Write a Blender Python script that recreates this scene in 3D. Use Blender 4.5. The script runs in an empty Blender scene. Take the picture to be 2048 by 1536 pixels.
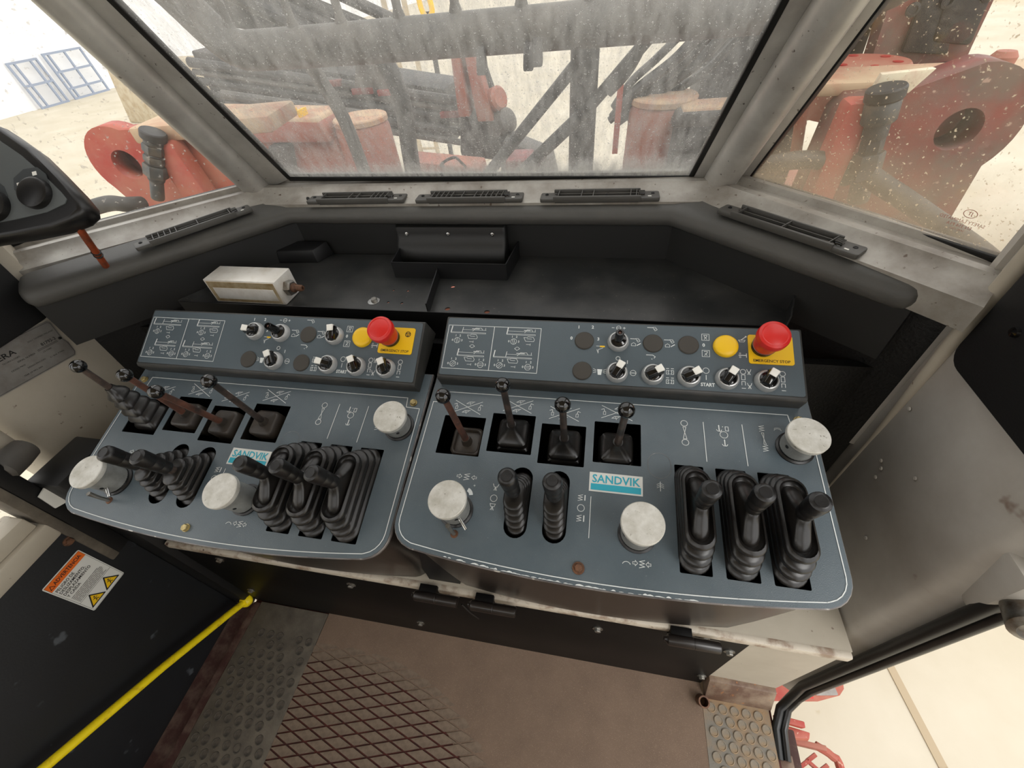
import bpy, bmesh, math, random
from mathutils import Vector, Matrix
random.seed(11)
sc = bpy.context.scene
COL = sc.collection
V = Vector
R_ = math.radians

# ------------------------------------------------------------------ camera, sky, sun, exposure
cam_d = bpy.data.cameras.new('camera')
cam_d.sensor_width = 36.0
cam_d.lens = 832.187 * 36.0 / 2048.0
cam_d.clip_start = 0.01
cam_d.clip_end = 300
cam = bpy.data.objects.new('camera', cam_d)
COL.objects.link(cam)
_r = V((0.98137432, 0.17446394, -0.08041622)).normalized()
_b = -V((-0.17890786, 0.67754819, -0.71338659)).normalized()
_u = _b.cross(_r).normalized()
cam.matrix_world = Matrix(((_r.x, _u.x, _b.x, 0.55038), (_r.y, _u.y, _b.y, -0.36171), (_r.z, _u.z, _b.z, 1.16875), (0, 0, 0, 1)))
sc.camera = cam

world = bpy.data.worlds.new('overcast_sky')
sc.world = world
world.use_nodes = True
bg = world.node_tree.nodes['Background']
bg.inputs['Color'].default_value = (1.0, 0.995, 0.985, 1)
bg.inputs['Strength'].default_value = 1.05
sun_d = bpy.data.lights.new('hazy_sun', 'SUN')
sun_d.energy = 0.6
sun_d.angle = R_(25)
sun_d.color = (1.0, 0.98, 0.95)
sun = bpy.data.objects.new('hazy_sun', sun_d)
COL.objects.link(sun)
sun.rotation_euler = (R_(35), R_(18), R_(20))
sc.view_settings.view_transform = 'Standard'
sc.view_settings.look = 'None'
sc.view_settings.gamma = 1.0
sc.view_settings.use_curve_mapping = False
sc.view_settings.exposure = 1.0
sc.cycles.use_denoising = True
sc.cycles.max_bounces = 8
sc.cycles.transparent_max_bounces = 12

# ------------------------------------------------------------------ materials
def lin(c):
    return tuple((x / 255 / 12.92) if x / 255 <= .04045 else ((x / 255 + .055) / 1.055) ** 2.4 for x in c)

MATS = {}
def mat(name, col, rough=.5, metal=0.0, dirt=None, dscale=8.0, damt=.5, dsharp=.25, speck=None, sscale=120.0, samt=.62,
        bump=0.0, bscale=60.0, coat=0.0, spec=.5, stretch=None, sub=None):
    """procedural paint/metal/rubber: base colour, a large dirt noise, fine specks, relief"""
    m = bpy.data.materials.new(name)
    m.use_nodes = True
    nt = m.node_tree
    N, L = nt.nodes, nt.links
    b = N['Principled BSDF']
    b.inputs['Roughness'].default_value = rough
    b.inputs['Metallic'].default_value = metal
    b.inputs['Specular IOR Level'].default_value = spec
    b.inputs['Coat Weight'].default_value = coat
    c0 = (*lin(col), 1)
    b.inputs['Base Color'].default_value = c0
    tc = N.new('ShaderNodeTexCoord')
    src = tc.outputs['Object']
    if stretch:
        mp = N.new('ShaderNodeMapping')
        mp.inputs['Scale'].default_value = stretch
        L.new(src, mp.inputs['Vector'])
        src = mp.outputs['Vector']
    cur = None
    if dirt:
        n = N.new('ShaderNodeTexNoise')
        n.inputs['Scale'].default_value = dscale
        n.inputs['Detail'].default_value = 8
        n.inputs['Roughness'].default_value = .62
        L.new(src, n.inputs['Vector'])
        r = N.new('ShaderNodeValToRGB')
        mid = 1 - damt
        r.color_ramp.elements[0].position = max(0, .5 + (mid - .5) * .5 - dsharp / 2)
        r.color_ramp.elements[1].position = min(1, .5 + (mid - .5) * .5 + dsharp / 2)
        L.new(n.outputs['Fac'], r.inputs['Fac'])
        mx = N.new('ShaderNodeMix')
        mx.data_type = 'RGBA'
        mx.inputs['A'].default_value = c0
        mx.inputs['B'].default_value = (*lin(dirt), 1)
        L.new(r.outputs['Color'], mx.inputs['Factor'])
        cur = mx.outputs['Result']
    if speck:
        n2 = N.new('ShaderNodeTexNoise')
        n2.inputs['Scale'].default_value = sscale
        n2.inputs['Detail'].default_value = 3
        L.new(src, n2.inputs['Vector'])
        r2 = N.new('ShaderNodeValToRGB')
        r2.color_ramp.elements[0].position = samt
        r2.color_ramp.elements[1].position = min(1, samt + .06)
        L.new(n2.outputs['Fac'], r2.inputs['Fac'])
        mx2 = N.new('ShaderNodeMix')
        mx2.data_type = 'RGBA'
        if cur:
            L.new(cur, mx2.inputs['A'])
        else:
            mx2.inputs['A'].default_value = c0
        mx2.inputs['B'].default_value = (*lin(speck), 1)
        L.new(r2.outputs['Color'], mx2.inputs['Factor'])
        cur = mx2.outputs['Result']
    if cur:
        L.new(cur, b.inputs['Base Color'])
    if bump:
        n3 = N.new('ShaderNodeTexNoise')
        n3.inputs['Scale'].default_value = bscale
        n3.inputs['Detail'].default_value = 4
        L.new(src, n3.inputs['Vector'])
        bp = N.new('ShaderNodeBump')
        bp.inputs['Strength'].default_value = bump
        bp.inputs['Distance'].default_value = .002
        L.new(n3.outputs['Fac'], bp.inputs['Height'])
        L.new(bp.outputs['Normal'], b.inputs['Normal'])
    MATS[name] = m
    return m

def dusty_glass(name, base, streak, speck, dust=(196, 192, 182), scale=14.0, stretch=(1, 1, 1), speck_scale=160.0, thr=.45, low=0.0, low_h=.10):
    """clear pane with a film of dust: streaks and spatter scatter light, the rest lets it through"""
    m = bpy.data.materials.new(name)
    m.use_nodes = True
    nt = m.node_tree
    N, L = nt.nodes, nt.links
    N.remove(N['Principled BSDF'])
    out = N['Material Output']
    tc = N.new('ShaderNodeTexCoord')
    mp = N.new('ShaderNodeMapping')
    mp.inputs['Scale'].default_value = stretch
    L.new(tc.outputs['Object'], mp.inputs['Vector'])
    n1 = N.new('ShaderNodeTexNoise')
    n1.inputs['Scale'].default_value = scale
    n1.inputs['Detail'].default_value = 9
    n1.inputs['Roughness'].default_value = .7
    L.new(mp.outputs['Vector'], n1.inputs['Vector'])
    r1 = N.new('ShaderNodeMapRange')
    r1.inputs['From Min'].default_value = thr - .1
    r1.inputs['From Max'].default_value = thr + .25
    r1.inputs['To Min'].default_value = base
    r1.inputs['To Max'].default_value = base + streak
    L.new(n1.outputs['Fac'], r1.inputs['Value'])
    n2 = N.new('ShaderNodeTexNoise')
    n2.inputs['Scale'].default_value = speck_scale
    n2.inputs['Detail'].default_value = 2
    L.new(tc.outputs['Object'], n2.inputs['Vector'])
    r2 = N.new('ShaderNodeMapRange')
    r2.inputs['From Min'].default_value = .66
    r2.inputs['From Max'].default_value = .74
    r2.inputs['To Min'].default_value = 0
    r2.inputs['To Max'].default_value = speck
    L.new(n2.outputs['Fac'], r2.inputs['Value'])
    ad = N.new('ShaderNodeMath')
    ad.operation = 'ADD'
    ad.use_clamp = True
    L.new(r1.outputs['Result'], ad.inputs[0])
    L.new(r2.outputs['Result'], ad.inputs[1])
    if low:
        sx = N.new('ShaderNodeSeparateXYZ')
        L.new(tc.outputs['Object'], sx.inputs[0])
        r3 = N.new('ShaderNodeMapRange')
        r3.inputs['From Min'].default_value = 0
        r3.inputs['From Max'].default_value = low_h
        r3.inputs['To Min'].default_value = low
        r3.inputs['To Max'].default_value = 0
        L.new(sx.outputs['Z'], r3.inputs['Value'])
        mu = N.new('ShaderNodeMath')
        mu.operation = 'MULTIPLY'
        L.new(r3.outputs['Result'], mu.inputs[0])
        L.new(n1.outputs['Fac'], mu.inputs[1])
        ad2 = N.new('ShaderNodeMath')
        ad2.operation = 'ADD'
        ad2.use_clamp = True
        L.new(ad.outputs[0], ad2.inputs[0])
        L.new(mu.outputs[0], ad2.inputs[1])
        ad = ad2
    tr = N.new('ShaderNodeBsdfTransparent')
    df = N.new('ShaderNodeBsdfDiffuse')
    df.inputs['Color'].default_value = (*lin(dust), 1)
    tl = N.new('ShaderNodeBsdfTranslucent')
    tl.inputs['Color'].default_value = (*lin(dust), 1)
    mm = N.new('ShaderNodeMixShader')
    mm.inputs['Fac'].default_value = .55
    L.new(df.outputs[0], mm.inputs[1])
    L.new(tl.outputs[0], mm.inputs[2])
    gl = N.new('ShaderNodeBsdfGlossy')
    gl.inputs['Roughness'].default_value = .03
    g0 = N.new('ShaderNodeMixShader')
    g0.inputs['Fac'].default_value = .035
    L.new(tr.outputs[0], g0.inputs[1])
    L.new(gl.outputs[0], g0.inputs[2])
    mx = N.new('ShaderNodeMixShader')
    L.new(ad.outputs[0], mx.inputs['Fac'])
    L.new(g0.outputs[0], mx.inputs[1])
    L.new(mm.outputs[0], mx.inputs[2])
    L.new(mx.outputs[0], out.inputs['Surface'])
    MATS[name] = m
    return m

mat('slate', (76, 88, 95), .33, dirt=(96, 105, 110), dscale=9, damt=.42, dsharp=.5, speck=(125, 132, 134), sscale=420, samt=.70, bump=.12, bscale=900)
mat('box_slate', (72, 83, 89), .42, dirt=(80, 90, 96), dscale=8, damt=.4, dsharp=.5, bump=.1, bscale=900)
mat('box_side', (42, 42, 40), .5, dirt=(56, 54, 50), dscale=25, damt=.4)
mat('edge_metal', (136, 131, 129), .42, .4, dirt=(84, 80, 80), dscale=30, damt=.42, dsharp=.3, speck=(206, 202, 194), sscale=70, samt=.64)
mat('black_plastic', (18, 17, 17), .36, bump=.05, bscale=600)
mat('gloss_black', (12, 11, 11), .12, coat=.4)
mat('rubber', (17, 16, 15), .30, dirt=(38, 34, 31), dscale=22, damt=.36, dsharp=.4)
mat('rubber_brown', (38, 33, 28), .45, dirt=(58, 50, 42), dscale=30, damt=.45, dsharp=.4)
mat('shaft_dark', (52, 47, 44), .38, .3, dirt=(92, 76, 68), dscale=60, damt=.35)
mat('shaft_red', (118, 76, 60), .42, .2, dirt=(56, 46, 42), dscale=34, damt=.55, dsharp=.3, speck=(150, 108, 90), sscale=300, samt=.68)
mat('cast_alu', (212, 210, 203), .5, .25, dirt=(172, 168, 156), dscale=38, damt=.42, dsharp=.3, speck=(150, 146, 134), sscale=260, samt=.66)
mat('knob_side', (150, 151, 148), .48, .35, dirt=(120, 120, 116), dscale=30, damt=.4)
mat('chrome', (200, 200, 198), .22, 1.0)
mat('steel', (150, 148, 142), .38, .85, dirt=(110, 96, 82), dscale=60, damt=.35)
mat('bezel', (186, 187, 186), .38, .55)
mat('white_print', (214, 218, 216), .6)
mat('white_plastic', (232, 230, 222), .45)
mat('gold_bolt', (190, 172, 120), .4, .6, dirt=(120, 104, 70), dscale=80, damt=.3)
mat('rust_bolt', (112, 78, 56), .65, .3, dirt=(60, 44, 36), dscale=120, damt=.4)
mat('plug', (58, 54, 48), .62, bump=.05, bscale=500)
mat('yellow', (232, 186, 18), .42)
mat('yellow_paint', (240, 214, 20), .4, dirt=(190, 150, 40), dscale=60, damt=.2)
mat('estop_red', (206, 36, 30), .36)
mat('red_dark', (150, 22, 18), .5)
mat('black_print', (28, 26, 24), .7)
mat('teal', (44, 164, 184), .55)
mat('sticker_white', (214, 214, 208), .55)
mat('orange', (226, 104, 20), .5)
mat('tray_black', (36, 37, 37), .34, dirt=(64, 63, 61), dscale=11, damt=.36, dsharp=.35, speck=(112, 104, 92), sscale=200, samt=.69)
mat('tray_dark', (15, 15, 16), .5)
mat('dash_foam', (70, 69, 66), .55, dirt=(80, 78, 74), dscale=14, damt=.35, dsharp=.5, bump=.1, bscale=700)
mat('dash_black', (30, 30, 29), .5)  # near-black colour of the recessed panel and the pocket flap
mat('foam_black', (8, 8, 8), .55, bump=.6, bscale=240)
mat('vent_black', (68, 66, 62), .5)
mat('vent_dark', (10, 10, 10), .7)
mat('alu_frame', (194, 192, 186), .36, .35, dirt=(150, 145, 138), dscale=9, damt=.42, dsharp=.4, speck=(86, 78, 72), sscale=110, samt=.68)
mat('alu_dull', (168, 164, 156), .42, .25, dirt=(116, 108, 98), dscale=14, damt=.45, dsharp=.4, speck=(88, 74, 62), sscale=120, samt=.67)
mat('gasket', (14, 15, 15), .4)
mat('cream', (186, 178, 162), .52, dirt=(158, 148, 132), dscale=5, damt=.4, dsharp=.5, speck=(112, 96, 82), sscale=70, samt=.70)
mat('cream_grey', (192, 188, 180), .5, dirt=(160, 152, 142), dscale=6, damt=.42, dsharp=.45, speck=(130, 112, 100), sscale=24, samt=.70)
mat('cream_chipped', (190, 180, 164), .55, dirt=(140, 120, 102), dscale=34, damt=.36, dsharp=.16, speck=(84, 62, 50), sscale=60, samt=.68)
mat('rust_plate', (96, 72, 58), .6, dirt=(150, 132, 112), dscale=14, damt=.42, dsharp=.25, speck=(160, 104, 60), sscale=90, samt=.66)
mat('pad_black', (17, 17, 17), .6, bump=.15, bscale=400)
mat('door_rubber', (18, 19, 21), .55, dirt=(30, 32, 35), dscale=4, damt=.42, dsharp=.5, speck=(74, 78, 82), sscale=22, samt=.67, bump=.08, bscale=300)
mat('kick_black', (11, 10, 10), .5, spec=.15, dirt=(24, 22, 20), dscale=6, damt=.35, dsharp=.35)
mat('skirt_black', (20, 18, 17), .28, dirt=(44, 36, 31), dscale=5, damt=.4, dsharp=.5)
mat('floor_dust', (118, 98, 82), .85, dirt=(102, 84, 70), dscale=16, damt=.4, dsharp=.6, speck=(150, 128, 108), sscale=900, samt=.62, bump=.3, bscale=700)
mat('lozenge', (122, 105, 89), .8, dirt=(94, 80, 67), dscale=60, damt=.42, dsharp=.4, bump=.3, bscale=500)
mat('rust_groove', (78, 30, 20), .8, dirt=(50, 22, 16), dscale=60, damt=.4)
mat('mat_strip', (104, 96, 84), .8, dirt=(74, 68, 60), dscale=30, damt=.45, dsharp=.4, bump=.3, bscale=400)
mat('mat_stud', (88, 80, 70), .8, dirt=(56, 52, 46), dscale=70, damt=.5, dsharp=.3, bump=.3, bscale=400)
mat('stud_right', (122, 116, 105), .75, dirt=(150, 122, 86), dscale=20, damt=.4, dsharp=.3, bump=.3, bscale=400)
mat('mat_right', (116, 111, 102), .8, dirt=(150, 118, 80), dscale=10, damt=.42, dsharp=.25, bump=.3, bscale=400)
mat('sill_rust', (58, 30, 24), .75, dirt=(92, 74, 64), dscale=30, damt=.38)
mat('red_paint', (160, 50, 40), .55, dirt=(176, 120, 96), dscale=6, damt=.38, dsharp=.4, speck=(206, 170, 150), sscale=80, samt=.68)
mat('red_dusty', (146, 66, 52), .65, dirt=(160, 120, 98), dscale=5, damt=.40, dsharp=.5)
mat('red_bright', (156, 32, 26), .5, dirt=(66, 36, 32), dscale=7, damt=.5, dsharp=.35, speck=(150, 110, 92), sscale=50, samt=.68)
mat('red_mottled', (118, 42, 34), .6, dirt=(96, 76, 66), dscale=11, damt=.5, dsharp=.3, speck=(158, 128, 112), sscale=60, samt=.66)
mat('dust_top', (180, 156, 126), .8, dirt=(166, 116, 92), dscale=12, damt=.4)
mat('machine_dark', (34, 34, 34), .6, dirt=(66, 62, 58), dscale=7, damt=.42, dsharp=.5)
mat('machine_grey', (58, 57, 55), .6, dirt=(96, 90, 82), dscale=9, damt=.45, dsharp=.5)
mat('machine_black', (20, 20, 20), .55, dirt=(46, 38, 34), dscale=9, damt=.38)
mat('hose_black', (34, 33, 33), .55, dirt=(74, 70, 64), dscale=14, damt=.42, dsharp=.4)
mat('fitting', (70, 72, 72), .5, .35, dirt=(104, 92, 78), dscale=30, damt=.4)
mat('orange_cable', (150, 66, 30), .5, dirt=(96, 48, 28), dscale=60, damt=.4)
mat('ground', (192, 184, 166), .9, dirt=(174, 164, 142), dscale=1.3, damt=.42, dsharp=.5, speck=(160, 142, 110), sscale=9, samt=.70)
mat('ground_joint', (166, 150, 124), .95)
mat('wall_white', (236, 236, 236), .8, dirt=(226, 226, 226), dscale=.2, damt=.4, dsharp=.5)
mat('gate_blue', (140, 150, 168), .6)
mat('concrete', (186, 174, 150), .8, dirt=(164, 146, 116), dscale=6, damt=.4)
mat('label_plate', (150, 146, 140), .4, .3, dirt=(128, 122, 116), dscale=20, damt=.4)
mat('pod_face', (86, 90, 90), .5)
mat('pod_dark', (56, 60, 62), .5)
mat('block_alu', (226, 222, 214), .4, .25, dirt=(206, 198, 184), dscale=30, damt=.35)
mat('block_brass', (150, 124, 78), .4, .4, dirt=(206, 190, 160), dscale=24, damt=.45, dsharp=.3)
mat('mauve_sign', (206, 196, 170), .6, dirt=(186, 160, 140), dscale=30, damt=.4)
dusty_glass('glass_front', .05, .34, .6, dust=(196, 194, 188), scale=52, stretch=(1.7, 1, .38), speck_scale=330, thr=.42, low=.8, low_h=.030)
dusty_glass('glass_left', .02, .07, .5, scale=12, speck_scale=120, thr=.5)
dusty_glass('glass_right', .03, .11, .85, dust=(206, 190, 164), scale=9, speck_scale=230, thr=.46, low=.6, low_h=.10)

# ------------------------------------------------------------------ mesh helpers
class MB:
    def __init__(s):
        s.v = []
        s.f = []
    def add(s, vs, fs):
        o = len(s.v)
        s.v += [V(p) for p in vs]
        s.f += [tuple(i + o for i in f) for f in fs]
        return s
    def box(s, x0, x1, y0, y1, z0, z1):
        return s.add([(x0, y0, z0), (x1, y0, z0), (x1, y1, z0), (x0, y1, z0), (x0, y0, z1), (x1, y0, z1), (x1, y1, z1), (x0, y1, z1)],
                     [(0, 3, 2, 1), (4, 5, 6, 7), (0, 1, 5, 4), (1, 2, 6, 5), (2, 3, 7, 6), (3, 0, 4, 7)])
    def hexa(s, p):
        """8 corners: bottom loop 0-3, top loop 4-7"""
        return s.add(p, [(0, 3, 2, 1), (4, 5, 6, 7), (0, 1, 5, 4), (1, 2, 6, 5), (2, 3, 7, 6), (3, 0, 4, 7)])
    def bar(s, a, b, w, h, up=(0, 0, 1)):
        """rectangular bar from a to b, w across, h along up"""
        a, b = V(a), V(b)
        d = (b - a).normalized()
        x = d.cross(V(up)).normalized()
        y = x.cross(d).normalized()
        x, y = x * w / 2, y * h / 2
        return s.hexa([a - x - y, a + x - y, a + x + y, a - x + y, b - x - y, b + x - y, b + x + y, b - x + y])
    def loft(s, rings, cap0=True, cap1=True):
        n = len(rings[0])
        o = len(s.v)
        for r in rings:
            s.v += [V(p) for p in r]
        for k in range(len(rings) - 1):
            for i in range(n):
                j = (i + 1) % n
                s.f.append((o + k * n + i, o + k * n + j, o + (k + 1) * n + j, o + (k + 1) * n + i))
        if cap0:
            s.f.append(tuple(o + i for i in range(n))[::-1])
        if cap1:
            s.f.append(tuple(o + (len(rings) - 1) * n + i for i in range(n)))
        return s
    def lathe(s, prof, at=(0, 0, 0), axis=(0, 0, 1), n=24):
        at, ax = V(at), V(axis).normalized()
        x = ax.orthogonal().normalized()
        y = ax.cross(x)
        rings = [[at + ax * h + (x * math.cos(2 * math.pi * i / n) + y * math.sin(2 * math.pi * i / n)) * max(r, 1e-5) for i in range(n)] for r, h in prof]
        return s.loft(rings)
    def tube(s, path, r, n=12, cap=True):
        path = [V(p) for p in path]
        rad = r if isinstance(r, (list, tuple)) else [r] * len(path)
        rings = []
        x = None
        for i, p in enumerate(path):
            d = (path[min(i + 1, len(path) - 1)] - path[max(i - 1, 0)]).normalized()
            if x is None:
                x = d.orthogonal().normalized()
            x = (x - d * x.dot(d)).normalized()
            y = d.cross(x)
            rings.append([p + (x * math.cos(2 * math.pi * k / n) + y * math.sin(2 * math.pi * k / n)) * rad[i] for k in range(n)])
        return s.loft(rings, cap, cap)
    def sphere(s, c, r, n=20, m=12):
        return s.lathe([(r * math.sin(math.pi * k / m), -r * math.cos(math.pi * k / m)) for k in range(m + 1)], c, (0, 0, 1), n)
    def prism(s, poly, h0, h1, fr=None):
        """2-D polygon extruded from h0 to h1 along the frame normal (fr = origin, x, y, n)"""
        if fr is None:
            fr = (V((0, 0, 0)), V((1, 0, 0)), V((0, 1, 0)), V((0, 0, 1)))
        o, x, y, z = [V(q) for q in fr]
        return s.loft([[o + x * a + y * b + z * h0 for a, b in poly], [o + x * a + y * b + z * h1 for a, b in poly]])
    def xf(s, M):
        s.v = [M @ p for p in s.v]
        return s
    def build(s, name, material, parent=None, bevel=0.0, seg=2, ang=35, flat=False):
        me = bpy.data.meshes.new(name)
        bm = bmesh.new()
        vs = [bm.verts.new(p) for p in s.v]
        for f in s.f:
            try:
                bm.faces.new([vs[i] for i in f])
            except ValueError:
                pass
        bmesh.ops.recalc_face_normals(bm, faces=bm.faces)
        if bevel:
            es = [e for e in bm.edges if len(e.link_faces) == 2 and e.calc_face_angle(0) > .5]
            bmesh.ops.bevel(bm, geom=es, offset=bevel, segments=seg, profile=.5, affect='EDGES', clamp_overlap=True)
        bm.to_mesh(me)
        bm.free()
        if not flat:
            me.shade_smooth()
            me.set_sharp_from_angle(angle=R_(ang))
        return link(name, me, material, parent)

def link(name, me, material, parent=None):
    o = bpy.data.objects.new(name, me)
    COL.objects.link(o)
    if material is not None and not me.materials:
        me.materials.append(MATS[material])
    if parent is not None:
        o.parent = parent
    return o

def tag(o, label, cat, group=None, kind=None):
    o['label'] = label
    o['category'] = cat
    if group:
        o['group'] = group
    if kind:
        o['kind'] = kind
    return o

def empty(name, M, label, cat, group=None, kind=None):
    o = bpy.data.objects.new(name, None)
    o.empty_display_size = .05
    COL.objects.link(o)
    o.matrix_world = M if isinstance(M, Matrix) else Matrix.Translation(V(M))
    return tag(o, label, cat, group, kind)

def copy_of(src, parent, loc=None, name=None):
    o = src.copy()
    COL.objects.link(o)
    o.parent = parent
    if loc is not None:
        o.location = loc
    return o

def mat4(cols, o):
    return Matrix(((cols[0][0], cols[0][1], cols[0][2], o[0]), (cols[1][0], cols[1][1], cols[1][2], o[1]), (cols[2][0], cols[2][1], cols[2][2], o[2]), (0, 0, 0, 1)))

def plate2d(name, outer, holes, t, material, parent=None, bevel=0.0, z=0.0):
    """flat plate with real cut-outs (filled 2-D curve turned into a mesh); top face at z"""
    cu = bpy.data.curves.new(name, 'CURVE')
    cu.dimensions = '2D'
    cu.fill_mode = 'BOTH'
    cu.extrude = t / 2
    for poly in [outer] + list(holes):
        sp = cu.splines.new('POLY')
        sp.points.add(len(poly) - 1)
        for p, (x, y) in zip(sp.points, poly):
            p.co = (x, y, 0, 1)
        sp.use_cyclic_u = True
    ob = bpy.data.objects.new(name + '_tmp', cu)
    me = bpy.data.meshes.new_from_object(ob)
    bpy.data.objects.remove(ob)
    bpy.data.curves.remove(cu)
    me.name = name
    me.transform(Matrix.Translation((0, 0, z - t / 2)))
    me.materials.clear()
    bm = bmesh.new()
    bm.from_mesh(me)
    bmesh.ops.remove_doubles(bm, verts=bm.verts, dist=1e-6)
    bmesh.ops.recalc_face_normals(bm, faces=bm.faces)
    bm.to_mesh(me)
    bm.free()
    return link(name, me, material, parent)

def text_mesh(s, size, x=0, y=0, z=0, align='CENTER', rot=0.0, sx=1.0, bold=0.0, mirror=False):
    cu = bpy.data.curves.new('t', 'FONT')
    cu.body = s
    cu.size = size
    cu.align_x = align
    cu.align_y = 'CENTER'
    cu.offset = bold
    cu.resolution_u = 2
    ob = bpy.data.objects.new('t_tmp', cu)
    me = bpy.data.meshes.new_from_object(ob)
    bpy.data.objects.remove(ob)
    bpy.data.curves.remove(cu)
    me.transform(Matrix.Translation((x, y, z)) @ Matrix.Rotation(rot, 4, 'Z') @ Matrix.Diagonal((-sx if mirror else sx, 1, 1, 1)))
    vs = [tuple(v.co) for v in me.vertices]
    fs = [tuple(p.vertices) for p in me.polygons]
    bpy.data.meshes.remove(me)
    return vs, fs

class Print:
    """flat print: strokes, filled shapes and lettering lying just above a surface"""
    def __init__(s, z=.0004, w=.0007):
        s.mb = MB()
        s.z = z
        s.w = w
    def line(s, pts, w=None, closed=False):
        w = (w or s.w) / 2
        pts = [V((p[0], p[1])) for p in pts]
        segs = list(zip(pts, pts[1:] + pts[:1])) if closed else list(zip(pts, pts[1:]))
        for a, b in segs:
            d = b - a
            if d.length < 1e-7:
                continue
            d.normalize()
            nrm = V((-d.y, d.x)) * w
            e = d * w * .9
            q = [a - e - nrm, b + e - nrm, b + e + nrm, a - e + nrm]
            s.mb.add([(p.x, p.y, s.z) for p in q], [(0, 1, 2, 3)])
        return s
    def circ(s, c, r, w=None, n=20, a0=0, a1=360, sx=1):
        k = [(c[0] + r * sx * math.cos(R_(a0 + (a1 - a0) * i / n)), c[1] + r * math.sin(R_(a0 + (a1 - a0) * i / n))) for i in range(n + 1)]
        return s.line(k, w)
    def fill(s, pts):
        s.mb.add([(p[0], p[1], s.z) for p in pts], [tuple(range(len(pts)))])
        return s
    def disc(s, c, r, n=16):
        return s.fill([(c[0] + r * math.cos(2 * math.pi * i / n), c[1] + r * math.sin(2 * math.pi * i / n)) for i in range(n)])
    def text(s, t, size, x, y, **k):
        s.mb.add(*text_mesh(t, size, x, y, s.z, **k))
        return s
    def build_each(s, name, material, parent, gap=.0013):
        """one object per symbol: strokes that touch or nearly touch belong together"""
        V_, F_ = s.mb.v, s.mb.f
        bx = []
        for f in F_:
            xs = [V_[i].x for i in f]; ys = [V_[i].y for i in f]
            bx.append((min(xs) - gap / 2, max(xs) + gap / 2, min(ys) - gap / 2, max(ys) + gap / 2))
        par = list(range(len(F_)))
        def find(i):
            while par[i] != i:
                par[i] = par[par[i]]
                i = par[i]
            return i
        order = sorted(range(len(F_)), key=lambda i: bx[i][0])
        act = []
        for i in order:
            act = [j for j in act if bx[j][1] >= bx[i][0]]
            for j in act:
                if bx[j][2] <= bx[i][3] and bx[j][3] >= bx[i][2]:
                    par[find(i)] = find(j)
            act.append(i)
        gr = {}
        for i in range(len(F_)):
            gr.setdefault(find(i), []).append(i)
        for fs in gr.values():
            idx = {}
            for i in fs:
                for k in F_[i]:
                    idx.setdefault(k, len(idx))
            me = bpy.data.meshes.new(name)
            me.from_pydata([tuple(V_[k]) for k in idx], [], [tuple(idx[k] for k in F_[i]) for i in fs])
            link(name, me, material, parent)
    def build(s, name, material, parent):
        me = bpy.data.meshes.new(name)
        me.from_pydata([tuple(p) for p in s.mb.v], [], s.mb.f)
        return link(name, me, material, parent)

def stadium(cx, cy, hl, r, n=10):
    """elongated slot along y: half length hl (tip to centre), end radius r"""
    hl = max(hl, r)
    out = []
    for i in range(n + 1):
        a = math.pi * i / n
        out.append((cx + r * math.cos(a), cy + (hl - r) + r * math.sin(a)))
    for i in range(n + 1):
        a = math.pi + math.pi * i / n
        out.append((cx + r * math.cos(a), cy - (hl - r) + r * math.sin(a)))
    return out

def rrect(x0, x1, y0, y1, r, n=5):
    out = []
    for cx, cy, a0 in ((x1 - r, y1 - r, 0), (x0 + r, y1 - r, 90), (x0 + r, y0 + r, 180), (x1 - r, y0 + r, 270)):
        for i in range(n + 1):
            a = R_(a0 + 90 * i / n)
            out.append((cx + r * math.cos(a), cy + r * math.sin(a)))
    return out

def smooth_path(pts, k=6):
    """Catmull-Rom through the given points"""
    P = [V(p) for p in pts]
    P = [P[0] * 2 - P[1]] + P + [P[-1] * 2 - P[-2]]
    out = []
    for i in range(1, len(P) - 2):
        for j in range(k):
            t = j / k
            a, b, c, d = P[i - 1], P[i], P[i + 1], P[i + 2]
            out.append(.5 * ((2 * b) + (c - a) * t + (2 * a - 5 * b + 4 * c - d) * t * t + (3 * b - a - 3 * c + d) * t ** 3))
    out.append(P[-2])
    return out

def hex_bolt(mb, at, axis, r=.0065, h=.005, washer=.009):
    mb.lathe([(0, 0), (washer, 0), (washer, .0015), (r, .0015)], at, axis, 20)
    mb.lathe([(r, .001), (r, .0015 + h * .8), (r * .86, .0015 + h), (0, .0015 + h)], at, axis, 6)
    return mb

def sweep(path, sec, z_up=True):
    """cross-section (offset to the left of travel, height) swept along a plan polyline with mitred corners"""
    P = [V((p[0], p[1])) for p in path]
    offs = []
    for i, p in enumerate(P):
        d0 = (P[i] - P[i - 1]).normalized() if i > 0 else None
        d1 = (P[i + 1] - P[i]).normalized() if i < len(P) - 1 else None
        if d0 is None:
            d0 = d1
        if d1 is None:
            d1 = d0
        n0, n1 = V((-d0.y, d0.x)), V((-d1.y, d1.x))
        m = (n0 + n1).normalized()
        offs.append(m / max(m.dot(n0), .3))
    return [[(p.x + o.x * s, p.y + o.y * s, z) for s, z in sec] for p, o in zip(P, offs)]

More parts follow.
